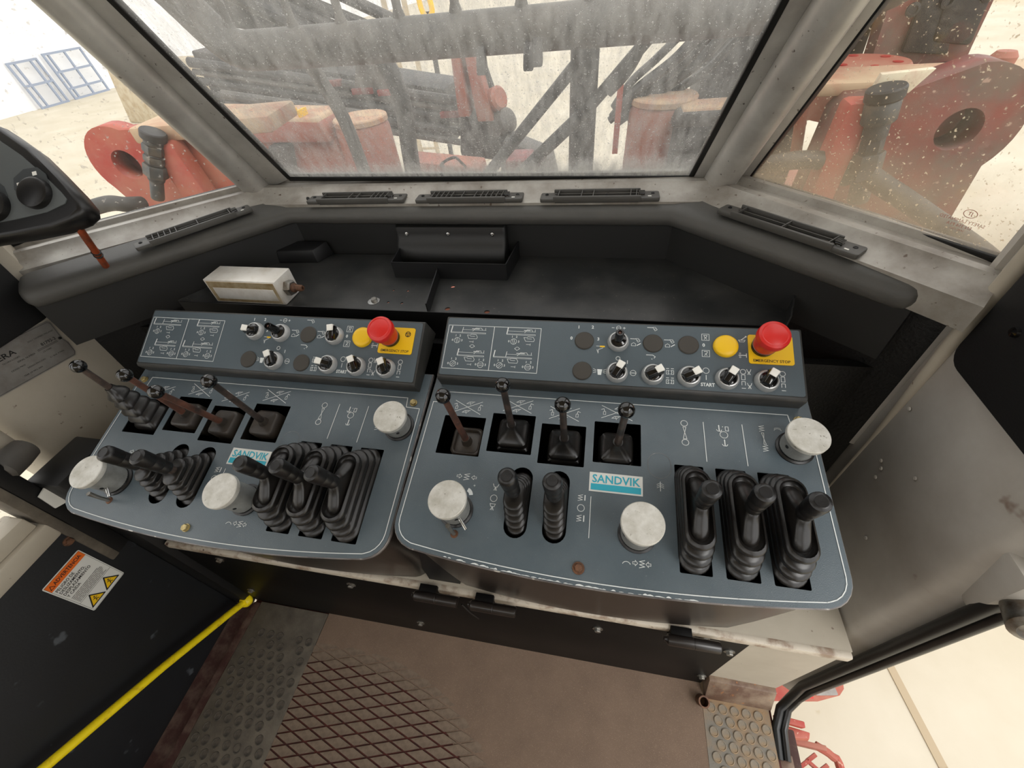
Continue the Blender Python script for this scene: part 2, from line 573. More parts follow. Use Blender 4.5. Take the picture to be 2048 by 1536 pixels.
# ================================================================== STRUCTURE
# ---- yard outside: concrete ground, white boundary wall
g = MB().box(-60, 60, -30, 90, -1.3, -1.0).build('ground', 'ground')
tag(g, 'pale sandy concrete yard ground outside the cab', 'ground', kind='structure')
for pts, w in (([(1.95, .62), (1.857, .26), (1.91, -.06), (2.02, -.6)], .03), ([(-4.2, 1.2), (-3.0, 3.4), (-1.2, 6.5)], .03), ([(-9, 4.4), (-5.2, 5.4), (-1.5, 6.2)], .025)):
    m = MB()
    for a, b in zip(pts, pts[1:]):
        m.bar((a[0], a[1], -.999), (b[0], b[1], -.999), w, .006)
    m.build('slab_joint', 'ground_joint', g)
m = MB().box(-17.9, -17.4, -25, 70, -1.0, 9.0)
w = m.build('wall_yard', 'wall_white')
tag(w, 'long white boundary wall at the far left of the yard', 'wall', kind='structure')
m = MB()
for y in (9.0, 12.15, 13.3, 16.2, 20.0):
    m.box(-17.4, -17.32, y, y + .12, -1.0, 5.0)
m.build('wall_pilaster', 'wall_white', w)

# ---- cab floor: dusty plate with a diamond tread, rubber stud mats at both sides
fl = MB().box(-.30, .985, -1.1, -.125, -.03, -.0028).build('floor', 'rust_groove')
tag(fl, 'dusty brown steel cab floor with a diamond tread', 'floor', kind='structure')
# raised lozenges between +-16.5 degree grooves
PW, PH = .076, .0225
loz = MB()
k = .895
loz.loft([[(-PW / 2 * .97 * k, 0, -.0034), (0, -PH / 2 * k, -.0034), (PW / 2 * .97 * k, 0, -.0034), (0, PH / 2 * k, -.0034)],
          [(-PW / 2 * .93 * k, 0, 0), (0, -PH / 2 * k * .95, 0), (PW / 2 * .93 * k, 0, 0), (0, PH / 2 * k * .95, 0)]])
first = None
cnt = 0
for j in range(-2, 26):
    for i in range(-2, 9):
        x = -.048 + i * PW + (PW / 2 if j % 2 else 0)
        y = -.226 - j * PH / 2
        if x < -.118 or x > .44 or y < -.45:
            continue
        # dust has buried the far and right-hand part of the tread
        if (x - .02) ** 2 / .42 ** 2 + (y + .47) ** 2 / .27 ** 2 > 1.06:
            continue
        if cnt >= 290:
            continue
        cnt += 1
        if first is None:
            first = loz.build('tread_lozenge', 'lozenge', fl, flat=True)
            first.location = (x, y, 0)
        else:
            copy_of(first, fl, (x, y, 0))
# drifted dust filling and then covering the tread
def dust_h(x, y):
    e = math.sqrt((x - .02) ** 2 / .40 ** 2 + (y + .46) ** 2 / .25 ** 2)
    t = min(1, max(0, (e - .80) / .34))
    t = t * t * (3 - 2 * t)
    return -.0040 + t * .0048
nx, ny = 110, 84
vs, fs = [], []
X0, X1, Y0, Y1 = -.078, .86, -1.1, -.126
for j in range(ny + 1):
    for i in range(nx + 1):
        x, y = X0 + (X1 - X0) * i / nx, Y0 + (Y1 - Y0) * (j / ny) ** .55
        vs.append((x, y, dust_h(x, y) + random.uniform(-1, 1) * .00012))
for j in range(ny):
    for i in range(nx):
        a = j * (nx + 1) + i
        fs.append((a, a + 1, a + nx + 2, a + nx + 1))
MB().add(vs, fs).build('floor_dust', 'floor_dust', fl)
MB().box(-.385, -.298, -1.1, -.14, -.06, -.006).build('door_threshold', 'sill_rust', fl)
strip = MB().box(-.279, -.0795, -1.1, -.136, -.003, .004).build('rubber_strip', 'mat_strip', fl, bevel=.0015)
stud = MB().lathe([(0, .0), (.0098, .0), (.0092, .0014), (.0075, .0016), (.0066, .0009), (0, .0008)], n=16)
s0 = None
for j in range(16):
    for i in range(7):
        x = -.262 + i * .0275 + (.0137 if j % 2 else 0)
        y = -.205 - j * .0215
        if x > -.092 or random.random() < .10:
            continue
        if s0 is None:
            s0 = stud.build('rubber_stud', 'mat_stud', fl)
            s0.location = (x, y, .004)
        else:
            copy_of(s0, fl, (x, y, .0035 + random.uniform(-.0004, .0006)))
MB().box(.845, .9795, -1.1, -.128, -.003, .0015).build('stud_mat', 'mat_right', fl)
s1 = None
for j in range(9):
    for i in range(6):
        x = .862 + i * .0235 + (.0117 if j % 2 else 0)
        y = -.176 - j * .0205
        if x > .968:
            continue
        if s1 is None:
            s1 = MB().lathe([(0, .0), (.0095, .0), (.0090, .0022), (.0076, .0025), (.0068, .0014), (0, .0012)], n=18).build('mat_stud', 'stud_right', fl)
            s1.location = (x, y, .0015)
        else:
            copy_of(s1, fl, (x, y, .0014))
MB().bar((-.289, -1.1, .001), (-.289, -.14, .001), .019, .008).build('edge_angle', 'sill_rust', fl)

# ---- lower front: cream cabinet, black kick plate, cream corner
bf = MB().box(-.30, .985, -.128, .30, 0.0, .372).build('wall_front_lower', 'cream')
tag(bf, 'cream painted steel base under the control consoles', 'base', kind='structure')
m = MB()
m.box(-.299, .984, -.139, -.126, .354, .373)
m.build('cream_ledge', 'cream_chipped', bf, bevel=.004)
tag(MB().box(.285, .345, -.122, -.112, .372, .620).build('trim_5', 'tray_dark'), 'added dark panel that puts shade into the gap between the two consoles', 'filler panel', kind='structure')  # dark sheet added to darken the gap between the consoles
tag(MB().box(-.30, -.19, -.120, -.112, .372, .600).build('trim_6', 'tray_dark'), 'added dark panel that puts shade at the left end of the left console', 'filler panel', kind='structure')  # second added sheet, its dark colour stands in for shade here
kp = MB().box(-.296, .845, -.1345, -.128, .003, .346).build('baseboard_front', 'kick_black', bevel=.001)
tag(kp, 'black painted steel kick plate bolted under the consoles', 'kick plate', kind='structure')
for x, z in ((-.20, .318), (.103, .300), (.40, .30), (.60, .288), (.828, .286), (-.255, .10), (.20, .085), (.832, .07)):
    hex_bolt(MB(), (x, -.1345, z), (0, -1, 0), .0062, .005, .0095).build('kick_plate_bolt', 'steel', kp)
MB().hexa([(.850, -.162, 0), (.985, -.162, 0), (.985, -.128, 0), (.850, -.128, 0), (.850, -.138, .058), (.985, -.138, .05), (.985, -.120, .05), (.850, -.120, .058)]).build('rusty_corner_plate', 'rust_plate', bf, bevel=.002)
MB().lathe([(.0085, 0), (.0115, 0), (.0115, .03), (.0085, .03), (.0085, .0)], (.842, -.166, .0), (0, -.25, 1), 20).build('drain_socket', 'rust_bolt', bf)

# ---- right wall: grey-cream sheet metal pillar, black pad, door seals
prof = [(.998, .160), (.998, .120), (.991, .113), (.99, -.075), (.992, -.088), (.998, -.098), (1.03, -.116), (1.034, -.122), (1.046, -.122), (1.046, .160)]
wr = MB().loft([[(x, y, 0.0) for x, y in prof], [(x, y, 1.65) for x, y in prof]]).build('wall_right', 'cream_grey', ang=50)
tag(wr, 'scuffed grey cream sheet metal pillar wall right of the consoles', 'wall', kind='structure')
MB().tube([(.994, .116, .30), (.993, .116, .60), (.991, .117, .70), (.988, .118, .80), (.987, .118, 1.6)], [.003, .004, .0065, .0085, .0085], 14).build('vertical_bead', 'cream', wr)
for y, z in ((.075, .60), (.066, .593), (.062, .575), (.10, .69), (.0, .50), (.02, .64)):
    MB().lathe([(0, 0), (.0032, 0), (.0026, .0016), (0, .0022)], (.9895, y, z), (-1, 0, 0), 10).build('rivet_dot', 'cream_grey', wr)
MB().prism(rrect(-.072, .098, .785, 1.5, .022), 0, .012, ((.9895, 0, 0), (0, 1, 0), (0, 0, 1), (-1, 0, 0))).build('wall_pad', 'pad_black', wr, bevel=.003)
for z in (.86, 1.0):
    MB().lathe([(0, 0), (.006, 0), (.005, .003), (0, .004)], (.977, .055, z), (-1, 0, 0), 12).build('pad_rivet', 'gloss_black', wr)
ds = empty('door_2', (1.01, -.13, 0), 'open right doorway with black rubber seals and rusty sill', 'doorway', kind='structure')
for off, r, mt in ((0, .0085, 'gasket'), (.015, .0075, 'rubber')):
    MB().tube([(1.022 + off - 1.01, -.122 + .13 - off * .4, 1.6), (1.018 + off - 1.01, -.126 + .13 - off * .4, .10), (1.014 + off - 1.01, -.138 + .13, .04), (1.0 + off - 1.01, -.155 + .13, .012), (.988 + off - 1.01, -.19 + .13, -.002), (.984 + off - 1.01, -.24 + .13, -.006)], r, 12).build('door_seal', mt, ds)
MB().box(-.03, .018, -.95, -.055, -.05, -.012).build('door_sill', 'sill_rust', ds, bevel=.003)
MB().box(-.028, .0, -.25, -.10, -.013, -.004).build('sill_plate', 'rust_plate', ds, bevel=.001)
hex_bolt(MB(), (-.014, -.13, -.004), (0, 0, 1), .004, .003, .005).build('sill_bolt', 'rust_bolt', ds)
MB().hexa([(.005, .005, .58), (.03, .0, .57), (.035, .03, .57), (.005, .04, .58), (-.012, -.005, .69), (.03, -.012, .69), (.035, .03, .69), (-.012, .04, .69)]).build('striker_bracket', 'cream_grey', ds, bevel=.006)
MB().lathe([(0, 0), (.018, 0), (.021, .004), (.021, .03), (.014, .034), (.012, .028), (0, .028)], (.02, -.002, .64), (-.35, -.9, .15), 24).build('striker_cup', 'steel', ds)

# ---- left wall: cream sheet with curled edge; closed left door with black rubber panel
prof = [(-.42, .122), (-.42, -.060), (-.424, -.078), (-.434, -.090), (-.47, -.10), (-.50, -.10), (-.50, .122)]
wl = MB().loft([[(x, y, .30) for x, y in prof], [(x, y, 1.65) for x, y in prof]]).build('wall_left', 'cream', ang=50)
tag(wl, 'scratched cream sheet metal pillar wall left of the consoles', 'wall', kind='structure')
MB().prism(rrect(-.056, .096, .786, 1.5, .018), 0, .012, ((-.4195, 0, 0), (0, 1, 0), (0, 0, 1), (1, 0, 0))).build('wall_pad', 'pad_black', wl, bevel=.003)
# curled sheet lip behind the left console
rings = []
for k in range(7):
    a = R_(-40 + 30 * k)
    r = .030 - .001 * k
    rings.append([(-.425 + r * math.cos(a) * .6 + .012, -.105 + r * math.sin(a) * .8 - .01, z) for z in (.625, .66, .70, .76)] + [(-.425 + (r - .004) * math.cos(a) * .6 + .012, -.105 + (r - .004) * math.sin(a) * .8 - .01, z) for z in (.76, .70, .66, .625)])
MB().loft(rings).build('curled_lip', 'cream', wl)
MB().box(-.37, -.302, -.148, -.05, 0.0, .62).build('door_post', 'tray_dark', wl, bevel=.004)
MB().bar((-.308, -.139, 0.0), (-.308, -.139, .60), .010, .010, (0, 1, 0)).build('post_edge', 'cream', wl)
MB().bar((-.302, -.104, 0.0), (-.302, -.104, .58), .006, .030, (0, 1, 0)).build('post_face', 'cream', wl)
dl = empty('door_1', (-.35, -.16, 0), 'closed left cab door with black rubber lining and cream window rail', 'door', kind='structure')
MB().box(-.03, 0, -.95, .012, -.01, .520).build('door_lining', 'door_rubber', dl, bevel=.003)
MB().box(-.05, .004, -.95, -.028, .520, .556).build('window_rail', 'cream', dl, bevel=.005)
MB().box(-.05, -.006, -.95, -.034, .556, .585).build('window_ledge', 'cream', dl, bevel=.004)
MB().box(-.05, .003, -.030, -.014, .40, 1.55).build('window_stile', 'mat_strip', dl, bevel=.003)
MB().box(-.05, .001, -.014, .012, .40, 1.55).build('door_edge', 'tray_dark', dl, bevel=.003)
MB().box(-.032, -.026, -.95, -.032, .58, 1.5).build('door_pane', 'glass_left', dl)
hex_bolt(MB(), (.0, -.035, .50), (1, 0, 0), .006, .005, .009).build('lining_bolt', 'rust_bolt', dl)
m = MB().tube([(.040, .012, .026), (.037, -.03, .056), (.034, -.16, .152), (.033, -.329, .2685), (.032, -.62, .470)], .0085, 16)
m.build('pull_bar', 'yellow_paint', dl)
MB().lathe([(.013, -.008), (.016, -.004), (.016, .006), (.012, .012), (.0, .012)], (.041, .016, .024), (0, -.8, .6), 18).build('bar_socket', 'yellow_paint', dl)
MB().lathe([(0, 0), (.020, 0), (.022, .02), (.022, .05), (.018, .055), (0, .055)], (-.03, .055, .655), (.3, -1, .1), 20).build('door_latch', 'machine_grey', dl)
MB().hexa([(.003, -.004, .565), (.006, .012, .560), (.009, .012, .560), (.006, -.004, .565), (.003, -.002, .600), (.005, .016, .607), (.008, .016, .607), (.006, -.002, .600)]).build('torn_label', 'sticker_white', dl)

# warning sticker on the left door lining
st = empty('warning_sticker', mat4(((0, 0, 1), (1, 0, 0), (0, 1, 0)), (-.3495, -.2715, .360)), 'white and orange ADVERTENCIA warning sticker on the black door lining', 'sticker')
SW, SH = .0715, .1145
MB().prism(rrect(0, SW, 0, SH, .003), 0, .0006).build('sticker_base', 'sticker_white', st)
p = Print(.0008, .0005)
p.fill([(.0018, SH - .0185), (SW - .0018, SH - .0185), (SW - .0018, SH - .0018), (.0018, SH - .0018)])
p.build('header_band', 'orange', st)
p = Print(.0011, .0005)
p.line([(.0018, .0018), (SW - .0018, .0018), (SW - .0018, SH - .0018), (.0018, SH - .0018)], .0004, True)
p.line([(.0018, .036), (SW - .0018, .036)], .0005)
p.text('ADVERTENCIA', .0098, .0135, SH - .0103, align='LEFT', sx=.80, bold=.00018)
p.line([(.0042, SH - .0145), (.0118, SH - .0145), (.0080, SH - .0070)], .0009, True)
for i, t in enumerate(('PELIGRO DE', 'DESLIZAMIENTO,', 'DESPLAZAMIENTO', 'Y CAÍDA')):
    p.text(t, .0082, .0045, SH - .0245 - i * .0082, align='LEFT', sx=.78, bold=.00012)
for i in range(7):
    x = .005
    y = .0575 - i * .0030
    while x < SW - .012:
        l = random.uniform(.004, .011)
        p.line([(x, y), (min(x + l, SW - .006), y)], .0009)
        x += l + .0016
for cx in (.018, .050):
    p.line([(cx - .0135, .0085), (cx + .0135, .0085), (cx, .0320)], .0022, True)
    p.disc((cx + .001, .0215), .0014)
    p.line([(cx - .001, .0195), (cx + .0005, .0155), (cx - .002, .0115)], .0013)
    p.line([(cx + .0005, .0155), (cx + .0030, .0120)], .0013)
    p.line([(cx - .0035, .0185), (cx + .004, .0180)], .0010)
p.build('black_print', 'black_print', st)
p = Print(.0009)
for cx in (.018, .050):
    p.fill([(cx - .0135, .0085), (cx + .0135, .0085), (cx, .0320)])
p.build('yellow_triangles', 'yellow', st)

# maker's plate on the left wall
pl = empty('data_plate', mat4(((0, 0, 1), (1, 0, 0), (0, 1, 0)), (-.4193, .082, .7405)) @ Matrix.Rotation(R_(-8), 4, 'Z'), 'engraved aluminium data plate riveted to the cream left wall', 'plate')
out = [(-.165, -.036), (-.004, -.036), (0, -.030), (.001, -.010), (-.002, .0), (-.001, .034), (-.004, .038), (-.165, .038)]
MB().prism(out, 0, .0012).build('plate_sheet', 'label_plate', pl)
p = Print(.0015, .0005)
p.line([(-.163, -.034), (-.005, -.034), (-.001, -.029), (-.001, -.010), (-.004, .0), (-.003, .032), (-.006, .036), (-.163, .036)], .0005)
p.text('ERA', .0125, -.072, .0165, align='RIGHT', sx=1.25, bold=.0002)
p.text('33311 TAMPERE FINLAND', .0036, -.028, .0205, sx=1.05)
p.text('TECHNOLOGIES', .0036, -.085, .0065)
p.text('SERIAL NUMBER', .0040, -.066, -.0005)
p.text('DESIGN MASS', .0036, -.085, -.0095)
p.text('DESIGN PAYLOAD', .0036, -.060, -.0165)
p.text('YEAR OF MFG 2004', .0036, -.072, -.0255)
p.text('0.1 BAR  P-MAX', .0036, -.026, -.0185)
p.text('CE MARK', .0036, -.034, -.0050)
p.text('81792-2', .0075, -.024, .0070, bold=.0001)
p.line([(-.046, .002), (-.012, .002)], .0006)
p.line([(-.046, .0), (-.012, .0)], .0006)
p.build('engraving', 'black_print', pl)
MB().lathe([(0, 0), (.0030, 0), (.0026, .0016), (0, .0022)], (-.0065, .0035, .0012), (0, 0, 1), 14).build('plate_rivet', 'chrome', pl)

# ---- dash: padded rim, recessed wall below it, window sills, tray
RIM = [(-.352, .068), (-.067, .374), (.669, .366), (.918, .143)]
sec = [(.004, .823), (-.004, .829), (-.007, .838), (-.004, .849), (.003, .856), (.012, .859), (.052, .864), (.060, .862), (.060, .823)]
rings = sweep(RIM, sec)
# rounded ends
def end_ring(ring, toward, k, s):
    c = V((sum(p[0] for p in ring) / len(ring), sum(p[1] for p in ring) / len(ring), sum(p[2] for p in ring) / len(ring)))
    return [tuple(c + (V(p) - c) * s + V((toward[0], toward[1], 0)) * k) for p in ring]
d0 = (V((RIM[0][0] - RIM[1][0], RIM[0][1] - RIM[1][1]))).normalized()
d1 = (V((RIM[3][0] - RIM[2][0], RIM[3][1] - RIM[2][1]))).normalized()
rings = [end_ring(rings[0], d0, .016, .62), end_ring(rings[0], d0, .010, .9)] + rings + [end_ring(rings[-1], d1, .010, .9), end_ring(rings[-1], d1, .016, .62)]
rim = MB().loft(rings).build('trim_1', 'dash_foam', ang=60)
tag(rim, 'grey padded dashboard rim running under all three windows', 'dashboard rim', kind='structure')
wf = MB().loft(sweep([(-.365, .055), (-.067, .374), (.669, .366), (.930, .132)], [(.022, .828), (.022, .735), (.058, .735), (.058, .828)])).build('wall_front', 'dash_black')
tag(wf, 'dark recessed panel below the dashboard rim', 'wall', kind='structure')
MB().loft(sweep([(.700, .408), (.9945, .1448)], [(0, .812), (0, .35), (.03, .35), (.03, .812)])).build('foam_panel', 'foam_black', wf)
MB().loft(sweep([(-.440, .100), (-.120, .400)], [(0, .826), (0, .30), (.03, .30), (.03, .826)])).build('side_lining', 'foam_black', wf)

SILL = [(-.492, .160), (-.150, .462), (.752, .460), (1.040, .140)]
sec = [(.004, .884), (-.006, .884), (-.010, .876), (-.022, .874), (-.030, .880), (-.044, .880), (-.052, .872), (-.070, .866), (-.084, .862), (-.084, .828), (.004, .828)]
rg = sweep(SILL, sec)
def cut_end(ring, d, xt):
    out = []
    for (x, y, z), (s_, _) in zip(ring, sec):
        t = (xt(s_) - x) / d.x
        out.append((x + d.x * t, y + d.y * t, z))
    return out
dR = V((SILL[3][0] - SILL[2][0], SILL[3][1] - SILL[2][1])).normalized()
dL = V((SILL[0][0] - SILL[1][0], SILL[0][1] - SILL[1][1])).normalized()
rg[-1] = cut_end(rg[-1], dR, lambda q: 1.02 + q * .62)
rg[0] = cut_end(rg[0], dL, lambda q: -.485 - q * .75)
sill = MB().loft(rg).build('trim_2', 'alu_dull', ang=28)
tag(sill, 'worn grey metal window sill with rounded ridge above the rim', 'window sill', kind='structure')
MB().hexa([(.925, .195, .815), (.968, .156, .815), (.983, .172, .815), (.940, .211, .815), (.925, .195, .862), (.968, .156, .862), (.983, .172, .862), (.940, .211, .862)]).build('sill_end', 'alu_dull', sill, bevel=.003)
for x in (-.02, .150, .290, .405, .56):
    MB().lathe([(.0035, 0), (.0035, .002), (0, .002)], (x, .3905, .868), (0, -1, .3), 12).build('sill_hole', 'gasket', sill)

def pillar(name, base, top, gl_front0, gl_front1, gl_side0, gl_side1, label):
    base, top = V(base), V(top)
    d = (top - base).normalized()
    e = empty(name, base, label, 'window pillar', kind='structure')
    inn = V((0, -1, 0))
    inn = (inn - d * inn.dot(d)).normalized()
    side = d.cross(inn).normalized()
    rings = []
    for t in (-.02, 0, .3, .6, 1.02):
        c = (top - base) * t
        rings.append([c + inn * .016 + (inn * math.cos(a) + side * math.sin(a)) * .026 for a in [2 * math.pi * k / 20 for k in range(20)]])
    MB().loft(rings).build('pillar_tube', 'alu_frame', e)
    for a0, a1 in ((gl_front0, gl_front1), (gl_side0, gl_side1)):
        a0, a1 = V(a0) - base, V(a1) - base
        off = inn * .010
        back = inn * -.012
        c0, c1 = V((0, 0, 0)), top - base
        MB().hexa([c0 + back, a0 + back, a0 + off, c0 + off, c1 + back, a1 + back, a1 + off, c1 + off]).build('glazing_flange', 'alu_frame', e, bevel=.003)
    return e
GFL0, GFL1 = (-.086, .448, .891), (-.132, .039, 1.6)
GFR0, GFR1 = (.707, .458, .875), (.810, .039, 1.6)
GLa0, GLa1 = (-.204, .452, .873), (-.215, .039, 1.6)
GLb0, GLb1 = (-.480, .172, .880), (-.330, -.030, 1.6)
GRa0, GRa1 = (.792, .440, .876), (.924, .039, 1.6)
GRb0, GRb1 = (1.018, .160, .880), (1.0, .015, 1.6)
pillar('trim_3', (-.158, .452, .868), (-.157, .039, 1.6), GFL0, GFL1, GLa0, GLa1, 'rounded grey metal pillar between left window and windscreen')
pillar('trim_4', (.746, .452, .868), (.873, .039, 1.6), GFR0, GFR1, GRa0, GRa1, 'rounded grey metal pillar between windscreen and right window')

def window(name, c, gm, label, gw=.007):
    """c: bottom-left, bottom-right, top-right, top-left corners of the pane"""
    c = [V(p) for p in c]
    e = empty(name, c[0], label, 'window', kind='structure')
    n = (c[1] - c[0]).cross(c[3] - c[0]).normalized()
    q = [p - c[0] for p in c]
    MB().hexa([q[0], q[1], q[2], q[3], q[0] + n * .006, q[1] + n * .006, q[2] + n * .006, q[3] + n * .006]).build('pane', gm, e, flat=True)
    for a, b, w in ((q[0], q[1], gw), (q[1], q[2], gw * 1.5), (q[3], q[0], gw * 1.5)):
        MB().bar(a + n * .002, b + n * .002, w * 1.6, .013, n).build('rubber_gasket', 'gasket', e, bevel=.002)
        MB().bar(a + n * -.006, b + n * -.006, .003, .003, n).build('bright_bead', 'bezel', e)
    return e
window('window_1', (GFL0, GFR0, GFR1, GFL1), 'glass_front', 'dusty front windscreen streaked with dried mud')
window('window_2', (GLb0, GLa0, GLa1, GLb1), 'glass_left', 'lightly spattered left corner window')
w3 = window('window_3', (GRa0, GRb0, GRb1, GRa1), 'glass_right', 'mud spattered right corner window with safety glass mark')
# safety mark printed on the right pane, read from outside
c0, c1, c3 = V(GRa0), V(GRb0), V(GRa1)
ex = (c1 - c0).normalized()
en = ex.cross(c3 - c0).normalized()
ey = en.cross(ex)
pr = Print(0, .0006)
pr.circ((0, .0105), .0048, .0007, sx=1.35)
pr.text('JT', .0055, 0, .0105, mirror=True, bold=.0001)
pr.text('SAFETY LAMINATED', .0056, -.004, .0, mirror=True, sx=.9)
pr.text('EN 356 P1A', .0056, -.004, -.0062, mirror=True, sx=.9)
pr.text('SABS 1263', .0034, -.004, -.0112, mirror=True)
gm_ = pr.build('safety_glass_mark', 'red_dark', w3)
gm_.matrix_local = Matrix(((ex.x, ey.x, -en.x, 0), (ex.y, ey.y, -en.y, 0), (ex.z, ey.z, -en.z, 0), (0, 0, 0, 1)))
gm_.location = ex * .300 + ey * .028 - en * .0012
MB().loft([[(-.42, .118, z), (-.488, .172, z), (-.53, .172, z), (-.53, .10, z), (-.44, .10, z)] for z in (.60, 1.65)]).build('wall_left_front', 'cream')
tag(bpy.data.objects['wall_left_front'], 'narrow cream door jamb between left window and pillar wall', 'wall', kind='structure')
MB().loft([[(.992, .145, z), (1.02, .168, z), (1.06, .168, z), (1.06, .12, z)] for z in (.55, 1.65)]).build('wall_right_front', 'cream_grey')
tag(bpy.data.objects['wall_right_front'], 'narrow grey jamb between right window and pillar wall', 'wall', kind='structure')

# ---- roof and rear of the cab
ro = MB().box(-.52, 1.12, -1.25, .06, 1.62, 1.68).build('ceiling', 'cream')
tag(ro, 'cream cab roof over the operator', 'ceiling', kind='structure')
wb_ = MB().box(-.52, 1.12, -1.25, -1.20, -.05, 1.10)
wb_.box(-.52, -.30, -1.25, -1.20, 1.10, 1.62).box(.90, 1.12, -1.25, -1.20, 1.10, 1.62)  # unseen rear opening, kept small to limit light on the floor
tag(wb_.build('wall_rear', 'cream'), 'unseen cream rear cab wall, its window opening sized for the light inside', 'wall', kind='structure')

# ================================================================== CONTROL CONSOLES
MP = {'L': mat4(((1.0, .00197, -.00056), (-.00205, .96139, -.2752), (0, .2752, .96139)), (0, 0, .70)),
      'R': mat4(((.99998, -.00295, -.00617), (.00162, .97864, -.20558), (.00664, .20557, .97862)), (.53682, .02016, .70272))}
MBX = {'L': mat4(((1.0, .00178, -.00101), (-.00205, .86991, -.49321), (0, .49321, .86991)), (.00011, .05236, .74657)),
       'R': mat4(((.99998, -.00432, -.0053), (.00162, .90302, -.42959), (.00664, .42957, .90301)), (.53645, .07572, .74541))}
# faceplate outline: straight sides, rounded lower corners, slightly bowed front edge
def plate_outline(ins=0.0):
    x0, x1, y1 = -.2225 + ins, .3085 - ins, .075 - ins
    pts = [(x1, y1), (x0, y1), (x0, -.160)]
    r = .034 - ins
    pts += [(x0 + r - r * math.cos(R_(a)), -.166 - r * math.sin(R_(a))) for a in (0, 15, 30, 45, 60, 75)]
    n = 16
    xa, xb = x0 + r * .85, x1 - r * .85
    for i in range(n + 1):
        t = i / n
        pts.append((xa + (xb - xa) * t, -.2000 + ins - .0150 * (1 - (2 * t - 1) ** 2)))
    pts += [(x1 - r + r * math.cos(R_(a)), -.166 - r * math.sin(R_(a))) for a in (75, 60, 45, 30, 15, 0)]
    pts += [(x1, -.160)]
    return pts
HOLES = [(-.193, -.1297, -.0705, -.0093), (-.1205, -.057, -.0605, .0004), (-.047, .0157, -.0707, -.0101), (.0268, .0896, -.0615, 0.0)]
SLOTS = [(.1310, .1665), (.1808, .2165), (.2300, .2665)]
OVALS = [-.0645, -.0155]
KNOBS = [(-.144, -.147, .050), (.0835, -.1485, .054), (.2795, -.0165, .040)]

def coil(p, x, y, h=.009, w=.004, n=5):
    p.line([(x + (w if i % 2 else -w), y - h / 2 + h * i / n) for i in range(n + 1)], .0007)
    return p
def arrow_h(p, x, y, s=1, k=.0035):
    p.line([(x - s * k, y + .0012), (x, y + .0012), (x, y + .003), (x + s * k, y), (x, y - .003), (x, y - .0012), (x - s * k, y - .0012)], .0006, True)
    return p
def arm_icon(p, x, y, s=1, kind=0):
    """small rig-arm pictogram"""
    if kind == 0:
        p.line([(x - .002 * s, y - .004), (x - .002 * s, y + .001), (x + .0012 * s, y + .001), (x + .0012 * s, y - .004)], .0006, True)
        p.line([(x - .0005 * s, y + .001), (x + .0005 * s, y + .0055), (x + .0040 * s, y + .0040)], .0008)
    else:
        p.line([(x - .006 * s, y - .0015), (x - .002 * s, y + .0015), (x + .006 * s, y + .0022)], .0008)
        p.line([(x - .006 * s, y - .0015), (x + .001 * s, y - .0012), (x + .004 * s, y + .0008)], .0006)
        p.line([(x - .001 * s, y + .0015), (x + .0005 * s, y - .0035)], .0006)
    return p

